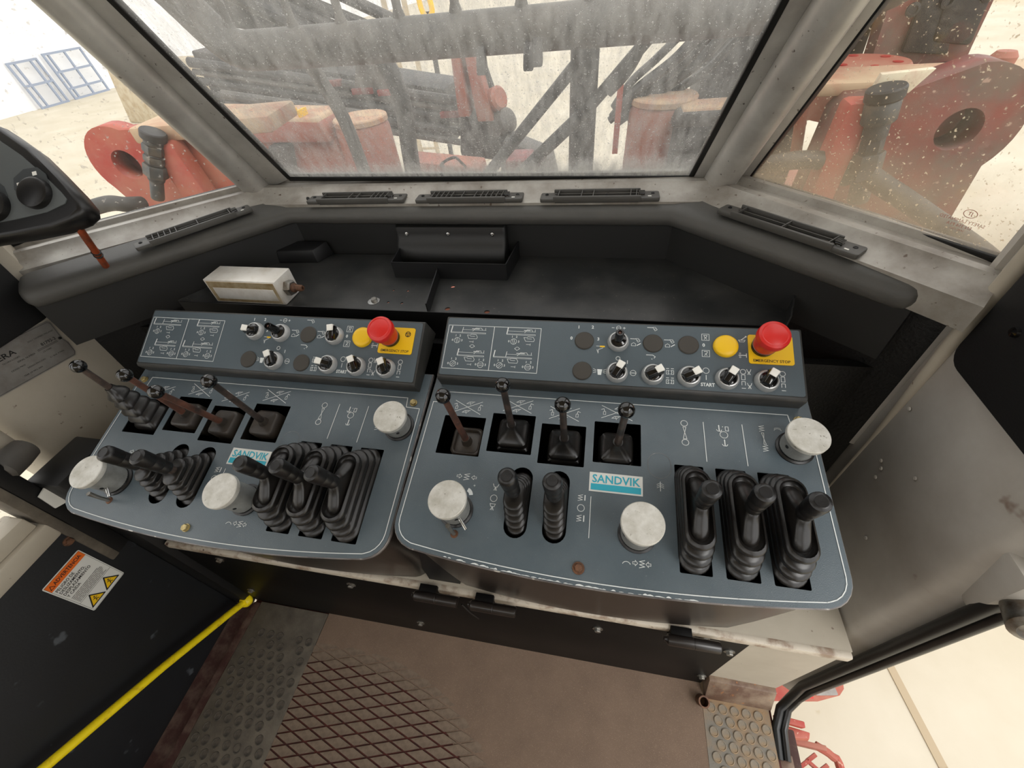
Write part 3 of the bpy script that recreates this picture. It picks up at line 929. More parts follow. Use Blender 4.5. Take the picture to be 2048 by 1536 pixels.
def panel_print(root, shift):
    p = Print(.0006, .0008)
    # border line with notched upper corners
    o = plate_outline(.0055)
    low = [q for q in o if q[1] < .0]
    p.line([(-.1965, .0305), (.2795, .0315), (.2812, .0160), (.3030, .0150)] + low[::-1] + [(-.217, .0115), (-.1975, .0115), (-.1965, .0305)], .0011)
    p.build('border_line', 'white_print', root)
    p = Print(.0006, .0008)
    for cx, cy in ((-.161, .006), (-.0855, .0145), (-.0165, .0075), (.0570, .0152)):
        p.line([(cx - .021, cy + .0105), (cx + .021, cy - .0105)], .0008)
        p.line([(cx - .021, cy - .0095), (cx + .021, cy + .0105)], .0008)
        arm_icon(p, cx - .0175, cy, -1, 0)
        arm_icon(p, cx + .0185, cy, 1, 0)
        arm_icon(p, cx + .003, cy + .0075, 1, 1)
        arm_icon(p, cx - .001, cy - .0075, 1, 1)
    p.line([(.1715, .0109), (.1715, -.0461)], .0009)
    p.line([(.2204, .0116), (.2204, -.0469)], .0009)
    p.line([(.0272, -.1091), (.0272, -.160)], .0008)
    p.circ((.1467, .0070), .0043, .0009).circ((.1467, -.0215), .0043, .0009)
    p.line([(.1447, .0013), (.1487, .0013), (.1443, -.0162), (.1491, -.0162)], .0007, True)
    # middle column: anchor arrows, circle
    for x, y in ((.1909, .0032), (.1961, -.0178)):
        p.line([(x, y + .0045), (x, y - .004)], .0014)
        p.line([(x - .0032, y - .0020), (x - .002, y - .0040), (x + .002, y - .0040), (x + .0032, y - .0020)], .0009)
    p.line([(.1988, .0065), (.2026, .0065), (.2026, .0004), (.1988, .0004)], .0008, True)
    p.circ((.1961, -.0057), .0048, .0009)
    p.disc((.1957, .0062), .0006)
    coil(p, .2441, .0082, .0085, .0032)
    p.line([(.2430, .0018), (.2458, .0018), (.2438, -.0150), (.2466, -.0150)], .0007, True)
    coil(p, .2449, -.0205, .0085, .0032)
    p.circ((.2635, .0045), .0050, .0008, 10, 30, 150).circ((.2635, .0062), .0050, .0006, 10, 40, 140)
    # left knob symbols
    arrow_h(p, -.150, -.1008, 1)
    coil(p, -.1397, -.1009, .0095, .0036)
    arrow_h(p, -.1294, -.101, -1)
    pts = [(-.1375 + .0115 * math.cos(R_(a)), -.1265 + .0115 * math.sin(R_(a))) for a in range(70, 9, -10)]
    pts += [(-.1375 + .0065 * math.cos(R_(a)), -.1265 + .0065 * math.sin(R_(a))) for a in range(10, 71, 10)]
    p.fill(pts)
    p.text('+', .006, -.1265, -.1120)
    # symbols beside the two short levers
    x = -.0975
    p.line([(x - .0038, -.1065), (x - .002, -.1105), (x + .002, -.1105), (x + .0038, -.1065)], .0008)
    p.line([(x, -.1105), (x - .0018, -.1150)], .0007).line([(x, -.1105), (x + .0018, -.1150)], .0007).line([(x, -.1105), (x, -.115)], .0007)
    p.circ((x, -.1256), .0044, .0008)
    p.line([(x - .0036, -.1330), (x + .0036, -.1330), (x + .0022, -.1365), (x - .0022, -.1365)], .0007, True)
    p.line([(x, -.1365), (x - .0020, -.1410)], .0007).line([(x, -.1365), (x + .0020, -.1410)], .0007).line([(x, -.1365), (x, -.141)], .0007)
    coil(p, .0140, -.1119, .008, .0028)
    p.line([(.0198, -.1085), (.0198, -.1145)], .0014)
    p.circ((.0155, -.125), .0043, .0008)
    coil(p, .0140, -.1379, .008, .0028)
    p.line([(.0198, -.1345), (.0198, -.1410)], .0014)
    # below the middle knob
    p.circ((.0718, -.186), .0050, .0008, 10, 30, 150)
    arrow_h(p, .0817, -.1814, 1, .0028)
    coil(p, .0894, -.1817, .0085, .003)
    arrow_h(p, .0965, -.1814, -1, .0028)
    # branch mark under the oval imprint
    p.line([(.1128, -.0800), (.1128, -.0920)], .0008)
    for k in range(3):
        for s in (-1, 1):
            p.line([(.1128, -.0815 - .0022 * k), (.1128 + s * .0042, -.0838 - .0022 * k)], .0005)
    p.build_each('printed_symbol', 'white_print', root)

def sandvik(root):
    o = MB().prism([(.0240, -.1015), (.0912, -.1015), (.0912, -.0758), (.0240, -.0758)], 0, .0006)
    s = o.build('brand_sticker', 'sticker_white', root)
    q = Print(.0009)
    q.fill([(.0262, -.0995), (.0890, -.0995), (.0890, -.0912), (.0262, -.0912)])
    q.text('SANDVIK', .0150, .0576, -.0848, sx=.965, bold=.00028)
    q.build('brand_lettering', 'teal', s)

def lever_boot_rings(cu, cv, tu, tv, hls, r0, h0, dh, dish=True):
    """stack of oblong bellows folds; each fold bulges, the top one is a dished rim"""
    rings = []
    n = len(hls)
    def st(hl, r, h, t):
        cx, cy = cu + (tu - cu) * t, cv + (tv - cv) * t
        rings.append([(x, y, h) for x, y in stadium(cx, cy, hl, r)])
    st(hls[0] * .95, r0 * .93, h0 - .016, 0)
    for k, hl in enumerate(hls):
        t = k / max(n - 1, 1)
        r = r0 * (1 - .022 * k)
        h = h0 + dh * k
        st(hl - .0034, r * .86, h + .0002, t)
        st(hl - .0012, r * .955, h + dh * .30, t)
        st(hl, r, h + dh * .62, t)
        st(hl - .0003, r * .985, h + dh * .76, t)
        st(hl - .0018, r * .92, h + dh * .86, t)
        st(hl - .0052, r * .80, h + dh * .97, t)
    if dish:
        r = r0 * (1 - .022 * (n - 1))
        h = h0 + dh * n
        hl = hls[-1]
        st(hl - .0050, r * .78, h - dh * .10, 1)
        st(hl - .0070, r * .68, h - dh * .34, 1)
        st(hl - .0120, r * .50, h - dh * .46, 1)
    return rings

def grip(mb, a, b, k=1.0):
    a, b = V(a), V(b)
    L = (b - a).length
    ax = (b - a) / L
    pr = [(0, 0), (.0062, 0), (.0086, .05), (.0090, .25), (.0083, .275), (.0083, .285), (.0093, .31), (.0098, .54), (.0091, .565), (.0091, .575), (.0101, .60), (.0106, .88), (.0098, .955), (.0078, .992), (.0064, 1.0), (.0058, .988), (0, .985)]
    mb.lathe([(r * k, h * L) for r, h in pr], a, ax, 24)
    return mb

def joystick(root, name_label, base, tip, shaft, style):
    """style: 'pyramid', 'cup' (square cup), 'flat' (square tray) or 'tall' (bellows pulled up the shaft)"""
    b, t = V(base), V(tip)
    d = (t - b).normalized()
    hb = {'pyramid': .022, 'cup': .012, 'flat': .006, 'tall': .066}[style]
    s0 = b + d * (hb - b.z - .006) / d.z
    j = MB().tube([s0, s0 + (t - s0) * .2, t], [.0052, .0046, .0042], 14).build('joystick', shaft, root)
    j['label'] = name_label
    MB().sphere(t, .0095, 24, 14).build('ball_knob', 'gloss_black', j)
    def sq(c, hw, h, r):
        return [(c[0] + x, c[1] + y, h) for x, y in rrect(-hw, hw, -hw, hw, min(r, hw * .9), 4)]
    c0 = (b.x, b.y)
    at = lambda h: ((b + d * (h - b.z) / d.z).x, (b + d * (h - b.z) / d.z).y)
    rings = []
    if style == 'tall':
        rings = [sq(c0, .019, -.034, .005), sq(c0, .0235, -.022, .006)]
        for k in range(5):
            h = -.012 + k * .0155
            w = .0225 - k * .0022
            rings += [sq(at(h), w - .004, h, .006), sq(at(h + .003), w, h + .003, .008), sq(at(h + .008), w - .0005, h + .008, .008), sq(at(h + .0125), w - .004, h + .0125, .006)]
        rings += [sq(at(.066), .008, .066, .007), sq(at(.072), .0062, .072, .006)]
    elif style == 'pyramid':
        rings = [sq(c0, .021, -.040, .005), sq(c0, .0235, -.024, .007), sq(c0, .0235, -.013, .007), sq(c0, .0195, -.010, .007), sq(c0, .0212, -.008, .007), sq(c0, .0210, .0015, .008), sq(c0, .0178, .0035, .008), sq(at(.017), .0072, .0165, .006), sq(at(.022), .0064, .0225, .006)]
    elif style == 'cup':
        rings = [sq(c0, .019, -.040, .005), sq(c0, .022, -.024, .006), sq(c0, .019, -.020, .006), sq(c0, .0205, -.016, .007), sq(c0, .0200, .004, .007), sq(c0, .0175, .0065, .007), sq(at(.0065), .0165, .0060, .006), sq(at(.006), .0075, .0050, .006), sq(at(.012), .0062, .0115, .006)]
    else:
        rings = [sq(c0, .019, -.042, .005), sq(c0, .0235, -.026, .006), sq(c0, .0215, -.018, .007), sq(c0, .0215, -.0035, .008), sq(c0, .0190, -.0015, .008), sq(c0, .0175, -.0025, .007), sq(c0, .0165, -.0075, .006), sq(at(-.006), .0075, -.0065, .006), sq(at(.006), .0062, .006, .006)]
    MB().loft(rings).build('rubber_boot', 'rubber_brown' if style in ('cup', 'flat') else 'rubber', j, ang=60)
    return j

def console(side):
    left = side == 'L'
    word = 'left' if left else 'right'
    root = empty('control_console', MP[side], 'slate grey lever console on the %s with joysticks, below the %s switch box' % (word, word), 'control console', 'pair of lever consoles')
    holes = [rrect(a, b, c, d, .0012, 2) for a, b, c, d in HOLES] + [rrect(a, b, -.1850, -.0540, .0015, 2) for a, b in SLOTS] + [stadium(u, -.1255, .0465, .0148) for u in OVALS]
    plate2d('faceplate', plate_outline(), holes, .0014, 'slate', root)
    # body below: bright plate edge, then a skirt drawn in towards the cabinet
    inv = MP[side].inverted()
    rings = [[(x, y, -.0013) for x, y in plate_outline(.001)], [(x, y, -.0013) for x, y in plate_outline(-.0010)], [(x, y, -.0022) for x, y in plate_outline(-.0016)], [(x, y, -.0075) for x, y in plate_outline(-.0012)], [(x, y, -.0085) for x, y in plate_outline(.001)]]
    MB().loft(rings, False, False).build('plate_edge', 'edge_metal', root)
    ol = plate_outline(.006)
    r0 = [V((x, y, -.0035)) for x, y in ol]
    r1 = [V((x, y, -.030)) for x, y in ol]
    ox = MP[side].translation.x
    r2, r3 = [], []
    for x, y in ol:
        k = max(0, min(1, (y + .215) / .28))
        W = V((ox + .043 + (x - .043) * .97, -.158 + .26 * k + (.02 if k > .12 else 0) * k, .47))
        r2.append(inv @ W)
        W = V((ox + .043 + (x - .043) * .93, -.1445 + .24 * k, .386))
        r3.append(inv @ W)
    MB().loft([r0, r1, r2, r3], False, True).build('skirt', 'skirt_black', root, ang=50)
    panel_print(root, 0)
    sandvik(root)
    # joysticks
    if left:
        J = [((-.161, -.038, -.005), (-.168, -.016, .120), 'shaft_dark', 'tall', 'joystick with bellows pulled up and a dark shaft'),
             ((-.087, -.032, -.005), (-.0865, -.022, .116), 'shaft_red', 'cup', 'joystick with worn red brown shaft'),
             ((-.0125, -.0385, -.005), (-.0122, -.045, .122), 'shaft_red', 'cup', 'joystick with red worn shaft over a brown cup boot'),
             ((.0590, -.0325, -.005), (.056, -.022, .120), 'shaft_dark', 'cup', 'joystick with dark shaft nearest the oblong levers')]
    else:
        J = [((-.152, -.047, -.010), (-.155, -.045, .120), 'shaft_red', 'flat', 'joystick with red shaft in a flat brown boot'),
             ((-.0865, -.029, -.005), (-.0865, -.0215, .116), 'shaft_dark', 'pyramid', 'joystick reaching highest, in front of the blanking plug'),
             ((-.0125, -.0395, -.005), (-.0122, -.046, .122), 'shaft_dark', 'pyramid', 'joystick third from the left'),
             ((.0575, -.038, -.005), (.058, -.046, .120), 'shaft_dark', 'pyramid', 'joystick nearest the oblong levers')]
    for b, t, s, sty, lb in J:
        joystick(root, lb, b, t, s, sty)
    # three long levers
    for k, (cu, tip) in enumerate(((.1480, (.1430, -.1210)), (.1985, (.1920, -.1190)), (.2480, (.2400, -.1225)))):
        tu = cu - .003
        lv = MB()
        a = V((tu, -.1210, .040))
        rr = [[(x, y, h) for x, y in stadium(tu, -.1210, hl, r)] for hl, r, h in ((.0375, .0092, .0400), (.0350, .0088, .0450), (.0275, .0082, .0495), (.0180, .0077, .0545), (.0110, .0072, .0595), (.0074, .0068, .0650))]
        lv.loft(rr)
        o = lv.build('control_lever', 'rubber', root, ang=60)
        MB().loft(lever_boot_rings(cu, -.1195, tu, -.1212, (.0655, .0605, .0545, .0468), .0180, -.010, .0145)).build('rubber_boot', 'rubber', o, ang=50)
        g_ = grip(MB(), (tu, -.1210, .0600), (tip[0], tip[1], .1085)).build('hand_grip', 'black_plastic', o)
    # two short levers in oval slots
    for k, (cu, tip) in enumerate(((-.0645, (-.0668, -.1275, .1000)), (-.0155, (-.0168, -.1268, .0980)))):
        o = MB().tube([(cu, -.128, .020), (cu - .0005, -.128, .034), (cu - .001, -.128, .052)], [.0075, .0062, .0055], 14).build('short_lever', 'shaft_dark', root)
        MB().loft(lever_boot_rings(cu, -.1255, cu - .001, -.1290, (.0420, .0365, .0310, .0255, .0200), .0141, -.014, .0108, False)).build('rubber_boot', 'rubber', o, ang=50)
        grip(MB(), (cu - .001, -.128, .0470), tip, 1.05).build('hand_grip', 'black_plastic', o)
    # pressure knobs
    for k, (u, v, h) in enumerate(KNOBS):
        o = MB().lathe([(.0195, .003), (.0195, h - .0085), (.0205, h - .008)], (u, v, 0), (0, 0, 1), 36).build('pressure_knob', 'knob_side', root)
        MB().lathe([(.0195, h - .0085), (.0232, h - .0080), (.0238, h - .0065), (.0238, h - .0010), (.0230, h), (0, h)], (u, v, 0), (0, 0, 1), 40).build('knob_cap', 'cast_alu', o)
        MB().lathe([(.0225, .0), (.0225, .0022), (.0200, .0036), (.0195, .0060)], (u, v, 0), (0, 0, 1), 32).build('base_collar', 'black_plastic', o)
        for a in (205, 300):
            c = V((u + .0193 * math.cos(R_(a)), v + .0193 * math.sin(R_(a)), h * .48))
            MB().lathe([(.0024, 0), (.0024, .0006), (.0014, .0007), (0, .0002)], c, (math.cos(R_(a)), math.sin(R_(a)), 0), 12).build('set_screw', 'gasket', o)
        if k == 0:
            MB().tube([(u + .012, v - .014, .020), (u + .023, v - .026, .018)], .0022, 12).build('clamp_pin', 'chrome', o)
    # locking pin in front of the first knob
    MB().tube([(-.1400, -.1765, .0), (-.1405, -.1760, .014), (-.1410, -.1740, .032)], [.0026, .0024, .0030], 12).build('locking_pin', 'steel', root)
    MB().lathe([(.0052, 0), (.0045, .0012), (0, .0014)], (-.1400, -.1765, 0), (0, 0, 1), 14).build('pin_bush', 'rust_bolt', root)
    if left:
        hex_bolt(MB(), (.0095, -.1968, 0), (0, 0, 1), .0050, .004, .0056).build('panel_bolt', 'gold_bolt', root)
    else:
        hex_bolt(MB(), (.0172, -.1958, 0), (0, 0, 1), .0050, .004, .0072).build('panel_bolt', 'rust_bolt', root)
    for u, v in ((.2910, .0240), (-.2090, .0250)):
        hex_bolt(MB(), (u, v, 0), (0, 0, 1), .0048, .004, .0056).build('panel_bolt', 'gold_bolt', root)
    if not left:
        # paint chipped to bare metal along the bowed front edge
        q = Print(.0005)
        rnd = random.Random(4)
        for k in range(46):
            t = .10 + .62 * k / 46 + rnd.uniform(-.006, .006)
            u = -.1936 + .4732 * t
            v = -.2000 - .0150 * (1 - (2 * t - 1) ** 2) + .0004
            l = rnd.uniform(.004, .012)
            h = rnd.uniform(.0004, .0020)
            q.fill([(u, v), (u + l, v - .0003 * (1 - 2 * t)), (u + l * .8, v + h * .6), (u + l * .5, v + h), (u + l * .2, v + h * .7)])
        q.build('chipped_edge', 'white_print', root)
    # worn oval imprint on the faceplate
    q = Print(.0005, .0005)
    q.line(stadium(.1124, -.0578, .0175, .0145), .0004, True)
    q.build('oval_imprint', 'edge_metal', root)
    return root
console('L')
console('R')

# ------------------------------------------------------------------ switch boxes
COLS = [.0045, .0530, .1015, .1495, .1980, .2470]
def selector(root, u, v, ang, lb, tall=False):
    b = MB().lathe([(.0150, 0), (.0152, .0020), (.0146, .0065), (.0128, .0096), (.0114, .0100), (.0112, .0085), (0, .0085)], (u, v, 0), (0, 0, 1), 36).build('selector_switch', 'bezel', root)
    b['label'] = lb
    a = R_(ang)
    T = Matrix.Translation((u, v, .0080)) @ Matrix.Rotation(a, 4, 'Z')
    h = MB().lathe([(.0108, 0), (.0108, .0014), (.0085, .0024), (0, .0024)], (0, 0, 0), (0, 0, 1), 28)
    h.hexa([(-.0105, -.0074, .001), (.0118, -.0076, .001), (.0118, .0076, .001), (-.0105, .0074, .001), (-.0098, -.0034, .0092), (.0128, -.0046, .0104), (.0128, .0046, .0104), (-.0098, .0034, .0092)])
    h.xf(T).build('switch_handle', 'gloss_black', b, bevel=.0007)
    c = MB().hexa([(.0028, -.0050, .0070), (.0134, -.0055, .0052), (.0134, .0055, .0052), (.0028, .0050, .0070), (.0028, -.0044, .0107), (.0132, -.0050, .0114), (.0132, .0050, .0114), (.0028, .0044, .0107)])
    c.xf(T).build('pointer_cap', 'white_plastic', b, bevel=.0008)

def switch_box(side):
    left = side == 'L'
    word = 'left' if left else 'right'
    root = empty('switch_box', MBX[side], 'slate grey switch box with selector switches above the %s lever panel' % word, 'switch box', 'pair of switch boxes')
    x0, x1 = -.2118, .2955
    prof = [(-.0205, 0.0), (-.0245, -.0035), (-.0268, -.0248), (.0800, -.0490), (.0805, -.002), (.0785, 0.0)]
    MB().loft([[(x0 - .001, y, z) for y, z in prof], [(x1 + .001, y, z) for y, z in prof]]).build('housing', 'box_side', root, bevel=.0025)
    MB().prism(rrect(x0 + .0022, x1 - .0022, -.0182, .0770, .003), -.001, .0009).build('front_label', 'box_slate', root)
    Z = .0012
    p = Print(Z, .0006)
    p.line([(-.2069, .0644), (-.0609, .0644), (-.0609, -.0080), (-.2069, -.0080)], .0008, True)
    p.line([(-.1335, .0644), (-.1335, -.0080)], .0009)
    p.build('table_lines', 'white_print', root)
    p = Print(Z, .0006)
    def rig(x, y, w, ext):
        p.line([(x - w / 2, y - .0035), (x + w / 2, y - .0035), (x + w / 2, y - .0050), (x - w / 2, y - .0050)], .0005, True)
        p.line([(x - w / 2, y - .0035), (x - w / 2 + .001, y + .006)], .0016)
        if ext:
            p.line([(x - w * .18, y - .0035), (x - w * .18 + .001, y + .005)], .0008)
            p.line([(x - w * .18, y + .001), (x + w / 2, y + .001)], .0005)
        else:
            p.line([(x - w / 2, y + .001), (x + w / 2, y + .001)], .0005)
        p.line([(x + w * .12, y - .001), (x + w * .2, y + .0045), (x + w * .36, y + .0045), (x + w * .40, y + .001), (x + w * .48, y + .001), (x + w * .48, y + .005)], .0006)
        p.line([(x + w * .1, y + .003), (x + w * .3, y + .003)], .0010)
    def mini(x, y):
        p.line([(x - .008, y + .003), (x - .003, y + .003), (x - .002, y + .0045), (x + .006, y + .004), (x + .0085, y), (x + .0075, y - .003), (x - .005, y - .003), (x - .008, y + .003)], .0006)
        p.line([(x - .003, y + .001), (x + .004, y + .001)], .0006)
    def dial(x, y, ang):
        p.circ((x, y), .0046, .0006, 16)
        dx, dy = .0042 * math.cos(R_(ang)), .0042 * math.sin(R_(ang))
        p.line([(x - dx - dy * .3, y - dy + dx * .3), (x + dx - dy * .3, y + dy + dx * .3)], .0006)
        p.line([(x - dx + dy * .3, y - dy - dx * .3), (x + dx + dy * .3, y + dy - dx * .3)], .0006)
        for t, ax, ay in (('0', -.0075, 0), ('1', -.0030, .0078), ('2', .0038, .0078), ('3', .0076, 0)):
            p.text(t, .0048, x + ax, y + ay, bold=.0001)
    def tri_(x, y):
        p.line([(x - .004, y), (x - .001, y + .0025), (x + .001, y + .0025), (x + .004, y), (x, y - .0028)], .0006, True)
    rig(-.174, .0565, .056, True); dial(-.190, .039, 110); mini(-.1668, .0455); p.line([(-.170, .0375), (-.164, .0375), (-.164, .0390), (-.164, .0360)], .0006); tri_(-.1645, .0300)
    rig(-.1648, .0184, .042, False); dial(-.1906, .0, 45); mini(-.1662, .0083); dial(-.1471, .0005, 0); p.line([(-.168, 0), (-.162, 0), (-.162, .0015), (-.162, -.0015)], .0006)
    rig(-.0908, .0572, .044, False); dial(-.1008, .0410, 110); mini(-.0778, .0454); p.line([(-.081, .0372), (-.075, .0372), (-.075, .0387), (-.075, .0357)], .0006); tri_(-.0941, .0295)
    rig(-.0996, .0189, .058, True); dial(-.1178, .0012, 45); mini(-.0992, .0091); dial(-.075, .0008, 0); p.line([(-.100, 0), (-.094, 0), (-.094, .0015), (-.094, -.0015)], .0006)
    for t, x, y in (('1', -.0048, .0693), ('2', .0156, .0700), ('0', -.0145, .0507), ('3', .0247, .0510), ('0', .1698, .0488)):
        p.text(t, .0068, x, y, bold=.0002)
    p.circ((.0530, .0705), .0032, .0008).line([(.0498, .0705), (.0562, .0705)], .0007)
    p.line([(.0435, .0705), (.0465, .0705)], .0008).line([(.0595, .0705), (.0625, .0705)], .0008).line([(.061, .069), (.061, .072)], .0008)
    def hand(x, y, k=1):
        p.line([(x - .0075, y + .0025), (x, y + .0025)], .0009)
        p.line([(x, y + .003), (x + .003, y - .0025), (x + .006, y - .0005), (x + .0035, y + .0032)], .0006, True)
        p.line([(x + .001, y), (x + .004, y + .001)], .0005)
    hand(.1012, .0705)
    for x, y in ((.0778, .0485), (.1245, .0490)):
        hand(x, y + .003)
        p.line([(x - .006, y - .0055), (x - .006, y - .0025), (x - .003, y - .0005), (x, y - .0025), (x, y - .0055)], .0006, True)
        p.line([(x + .002, y - .0045), (x + .0065, y - .0015)], .0012)
    p.line([(.093, .0300), (.1015, .0300), (.105, .0275), (.1035, .0255)], .0009).disc((.1005, .0240), .0007)
    for y, up in ((.0612, 1), (.0364, -1)):
        p.line([(.1675, y - .0048), (.1772, y - .0048), (.1772, y + .0048), (.1675, y + .0048)], .0006, True)
        p.line([(.1702, y + .0028), (.1746, y + .0028), (.1733, y - .0004), (.1714, y - .0004)], .0007, up > 0)
        p.line([(.1724, y - .0004), (.1708, y - .0032)], .0006).line([(.1724, y - .0004), (.1740, y - .0032)], .0006)
    p.line([(.2155, .0590), (.2240, .0590), (.2225, .0565), (.2170, .0565)], .0007, True).line([(.219, .0595), (.2245, .0640)], .0010).disc((.2250, .0645), .0012)
    p.line([(.2150, .0362), (.2245, .0362)], .0010).circ((.2165, .0390), .0010, .0005, 10).circ((.2165, .0335), .0010, .0005, 10).line([(.2245, .0335), (.2245, .0390)], .0008)
    p.circ((.0539, .0222), .0028, .0011).line([(.0671, .0195), (.0671, .0150)], .0010)
    p.circ((.0754, .0012), .0040, .0007).line([(.0720, .0012), (.0788, .0012)], .0009)
    # work lamp
    p.fill([(.0268, -.0045), (.0314, -.0045), (.0326, .0040), (.0256, .0040)])
    for s in (-1, 1):
        for a in (-.0015, .0015, .0045):
            p.line([(.0291 + s * .0050, a * .6), (.0291 + s * .0088, a)], .0006)
    for y in (.0070, -.0068):
        p.line([(.1200, y - .0045), (.1238, y - .0045), (.1222, y - .0015), (.1238, y + .0010), (.1200, y + .0010)], .0007, True)
        p.line([(.1298, y - .0045), (.1260, y - .0045), (.1276, y - .0015), (.1260, y + .0010), (.1298, y + .0010)], .0007, True)
        p.line([(.1202, y + .0038), (.1232, y + .0038)], .0009).line([(.1266, y + .0038), (.1296, y + .0038)], .0009)
    p.circ((.1720, .0108), .0040, .0008).line([(.1720, .0040), (.1720, -.0025)], .0008)
    p.text('START', .0068, .1738, -.0098, sx=.9, bold=.0002)
    for x in (.2190, .2677):
        p.circ((x, .0122), .0034, .0008)
        p.line([(x - .0022, .0076), (x + .0022, .0076), (x + .0022, .0006), (x - .0022, .0006)], .0007, True)
        p.line([(x - .0022, -.0070), (x - .0022, -.0020), (x + .0022, -.0020), (x + .0022, -.0070)], .0007)
        p.line([(x - .0022, -.0115), (x + .0022, -.0115)], .0008)
    for y in (.0123, -.0076):
        p.line([(.2238, y + .0035), (.2250, y), (.2278, y), (.2290, y + .0035)], .0007)
        for a in (-.0018, 0, .0018):
            p.line([(.2264, y), (.2264 + a, y - .0040)], .0006)
    p.line([(.0235, .0345), (.0255, .0290), (.0255, .0345), (.0320, .0375)], .0007).line([(.0225, .0400), (.0290, .0400)], .0006)
    p.build_each('printed_symbol', 'white_print', root)
    q = Print(Z + .0001)
    q.fill([(.0275, .0385), (.0345, .0385), (.0345, .0408), (.0275, .0408)])
    q.build('yellow_mark', 'yellow', root)
    def plug(u, v):
        MB().lathe([(.0140, 0), (.0140, .0018), (.0128, .0032), (.0105, .0034), (0, .0030)], (u, v, 0), (0, 0, 1), 32).build('blanking_plug', 'plug', root)
    def pot(u, v):
        b = MB().lathe([(.0150, 0), (.0152, .0020), (.0146, .0065), (.0128, .0096), (.0114, .0100), (.0112, .0085), (0, .0085)], (u, v, 0), (0, 0, 1), 36).build('potentiometer', 'bezel', root)
        MB().lathe([(.0108, .008), (.0106, .0120), (.0066, .0135), (.0058, .0330), (.0050, .0345), (.0030, .0345), (.0028, .0310), (0, .0310)], (u, v, 0), (0, 0, 1), 14).build('pot_spindle', 'gloss_black', b)
        MB().lathe([(.0020, .0308), (.0020, .0330), (.0012, .0332), (0, .0325)], (u, v, 0), (0, 0, 1), 10).build('spindle_core', 'shaft_red', b)
    pot(COLS[1], .0475)
    plug(COLS[2], .0480)
    plug(COLS[0], .0)
    bt = MB().lathe([(.0162, 0), (.0162, .0040), (.0155, .0062), (.0135, .0078), (.0090, .0084), (0, .0086)], (COLS[4], .0480, 0), (0, 0, 1), 36).build('push_button', 'yellow', root)
    bt['label'] = 'yellow push button'
    if left:
        selector(root, COLS[0], .0480, 178, 'selector switch turned to the left, upper row')
        selector(root, COLS[3], .0480, 100, 'selector switch turned upward, beside the yellow button')
        selector(root, COLS[1], .0, 118, 'selector switch beside the lower left blanking plug')
        plug(COLS[2], .0)
        selector(root, COLS[3], .0, 172, 'selector switch with white pointer turned left')
        selector(root, COLS[4], .0, 118, 'selector switch beside the START lettering')
        selector(root, COLS[5], .0, 118, 'selector switch below the emergency stop')
    else:
        plug(COLS[0], .0475)
        plug(COLS[3], .0480)
        selector(root, COLS[1], .0, 62, 'selector switch beside the lower blanking plug')
        selector(root, COLS[2], .0, 30, 'selector switch second in the lower row')
        selector(root, COLS[3], .0, 30, 'selector switch beside the START lettering')
        selector(root, COLS[4], .0, 58, 'selector switch below the yellow button')
        selector(root, COLS[5], .0, 58, 'selector switch below the emergency stop')
    # emergency stop
    u, v = .2452, .0495
    es = MB().lathe([(.0118, .004), (.0142, .0075), (.0150, .0100), (.0166, .0270), (.0186, .0290), (.0197, .0320), (.0198, .0385), (.0190, .0415), (.0160, .0432), (.0145, .0428), (.0130, .0434), (0, .0440)], (u, v, 0), (0, 0, 1), 44).build('emergency_stop', 'estop_red', root)
    es['label'] = 'red mushroom emergency stop button on a yellow plate'
    MB().lathe([(.0148, .0008), (.0148, .0050), (.0136, .0078), (0, .0078)], (u, v, 0), (0, 0, 1), 32).build('stop_collar', 'gloss_black', es)
    MB().lathe([(.0153, .0100), (.0157, .0106), (.0154, .0112)], (u, v, 0), (0, 0, 1), 32).build('stop_ring', 'steel', es)
    MB().prism(rrect(.2272, .2832, .0245, .0675, .0032), .0009, .0022).build('yellow_backplate', 'yellow', es)
    q = Print(.0024, .0007)
    q.text('EMERGENCY STOP', .0056, .2552, .0290, sx=.98, bold=.00006)
    q.circ((.2725, .0570), .0040, .0011)
    q.line([(.2698, .0585), (.2752, .0585), (.2725, .0540)], .0009, True)
    q.build('stop_lettering', 'black_print', es)
    return root
switch_box('L')
switch_box('R')

# ================================================================== TRAY AND THINGS ON IT
tz = .750
tr = empty('storage_tray', (0, 0, tz), 'black sheet metal storage tray behind the switch boxes', 'tray')
outl = [(-.238, .186), (.828, .186), (.838, .205), (.852, .246), (.716, .390), (-.060, .388), (-.120, .372)]
hol = []
for x, y, r in ((.178, .258, .0028), (.207, .258, .0030), (.183, .219, .0028), (.210, .218, .0028), (.290, .276, .0045), (.300, .206, .0050), (.372, .202, .0050)):
    hol.append([(x + r * math.cos(a * math.pi / 5), y + r * math.sin(a * math.pi / 5)) for a in range(10)])
plate2d('tray_floor', outl, hol, .0025, 'tray_black', tr)
def wallstrip(a, b, h0, h1, t=.002):
    m = MB()
    m.bar((a[0], a[1], (h0 + h1) / 2), (b[0], b[1], (h0 + h1) / 2), t, h1 - h0)
    return m
wallstrip((-.238, .186), (.832, .186), -.055, .007).build('front_lip', 'tray_dark', tr)
bk_ = MB().box(-.415, .988, .170, .184, .30, .700).build('wall_back', 'foam_black')
tag(bk_, 'black bulkhead behind the consoles below the tray', 'wall', kind='structure')
for a, b, h in (((.852, .246), (.716, .392), .030), ((.832, .186), (.838, .205), .026), ((.838, .205), (.852, .246), .029), ((-.238, .186), (-.120, .372), .010)):
    wallstrip(a, b, -.003, h).build('tray_flange', 'tray_black', tr)
MB().hexa([(-.120, .345, 0), (-.030, .350, 0), (-.012, .388, 0), (-.135, .388, 0), (-.118, .350, .026), (-.034, .354, .026), (-.018, .388, .030), (-.132, .388, .030)]).build('corner_step', 'tray_dark', tr, bevel=.002)
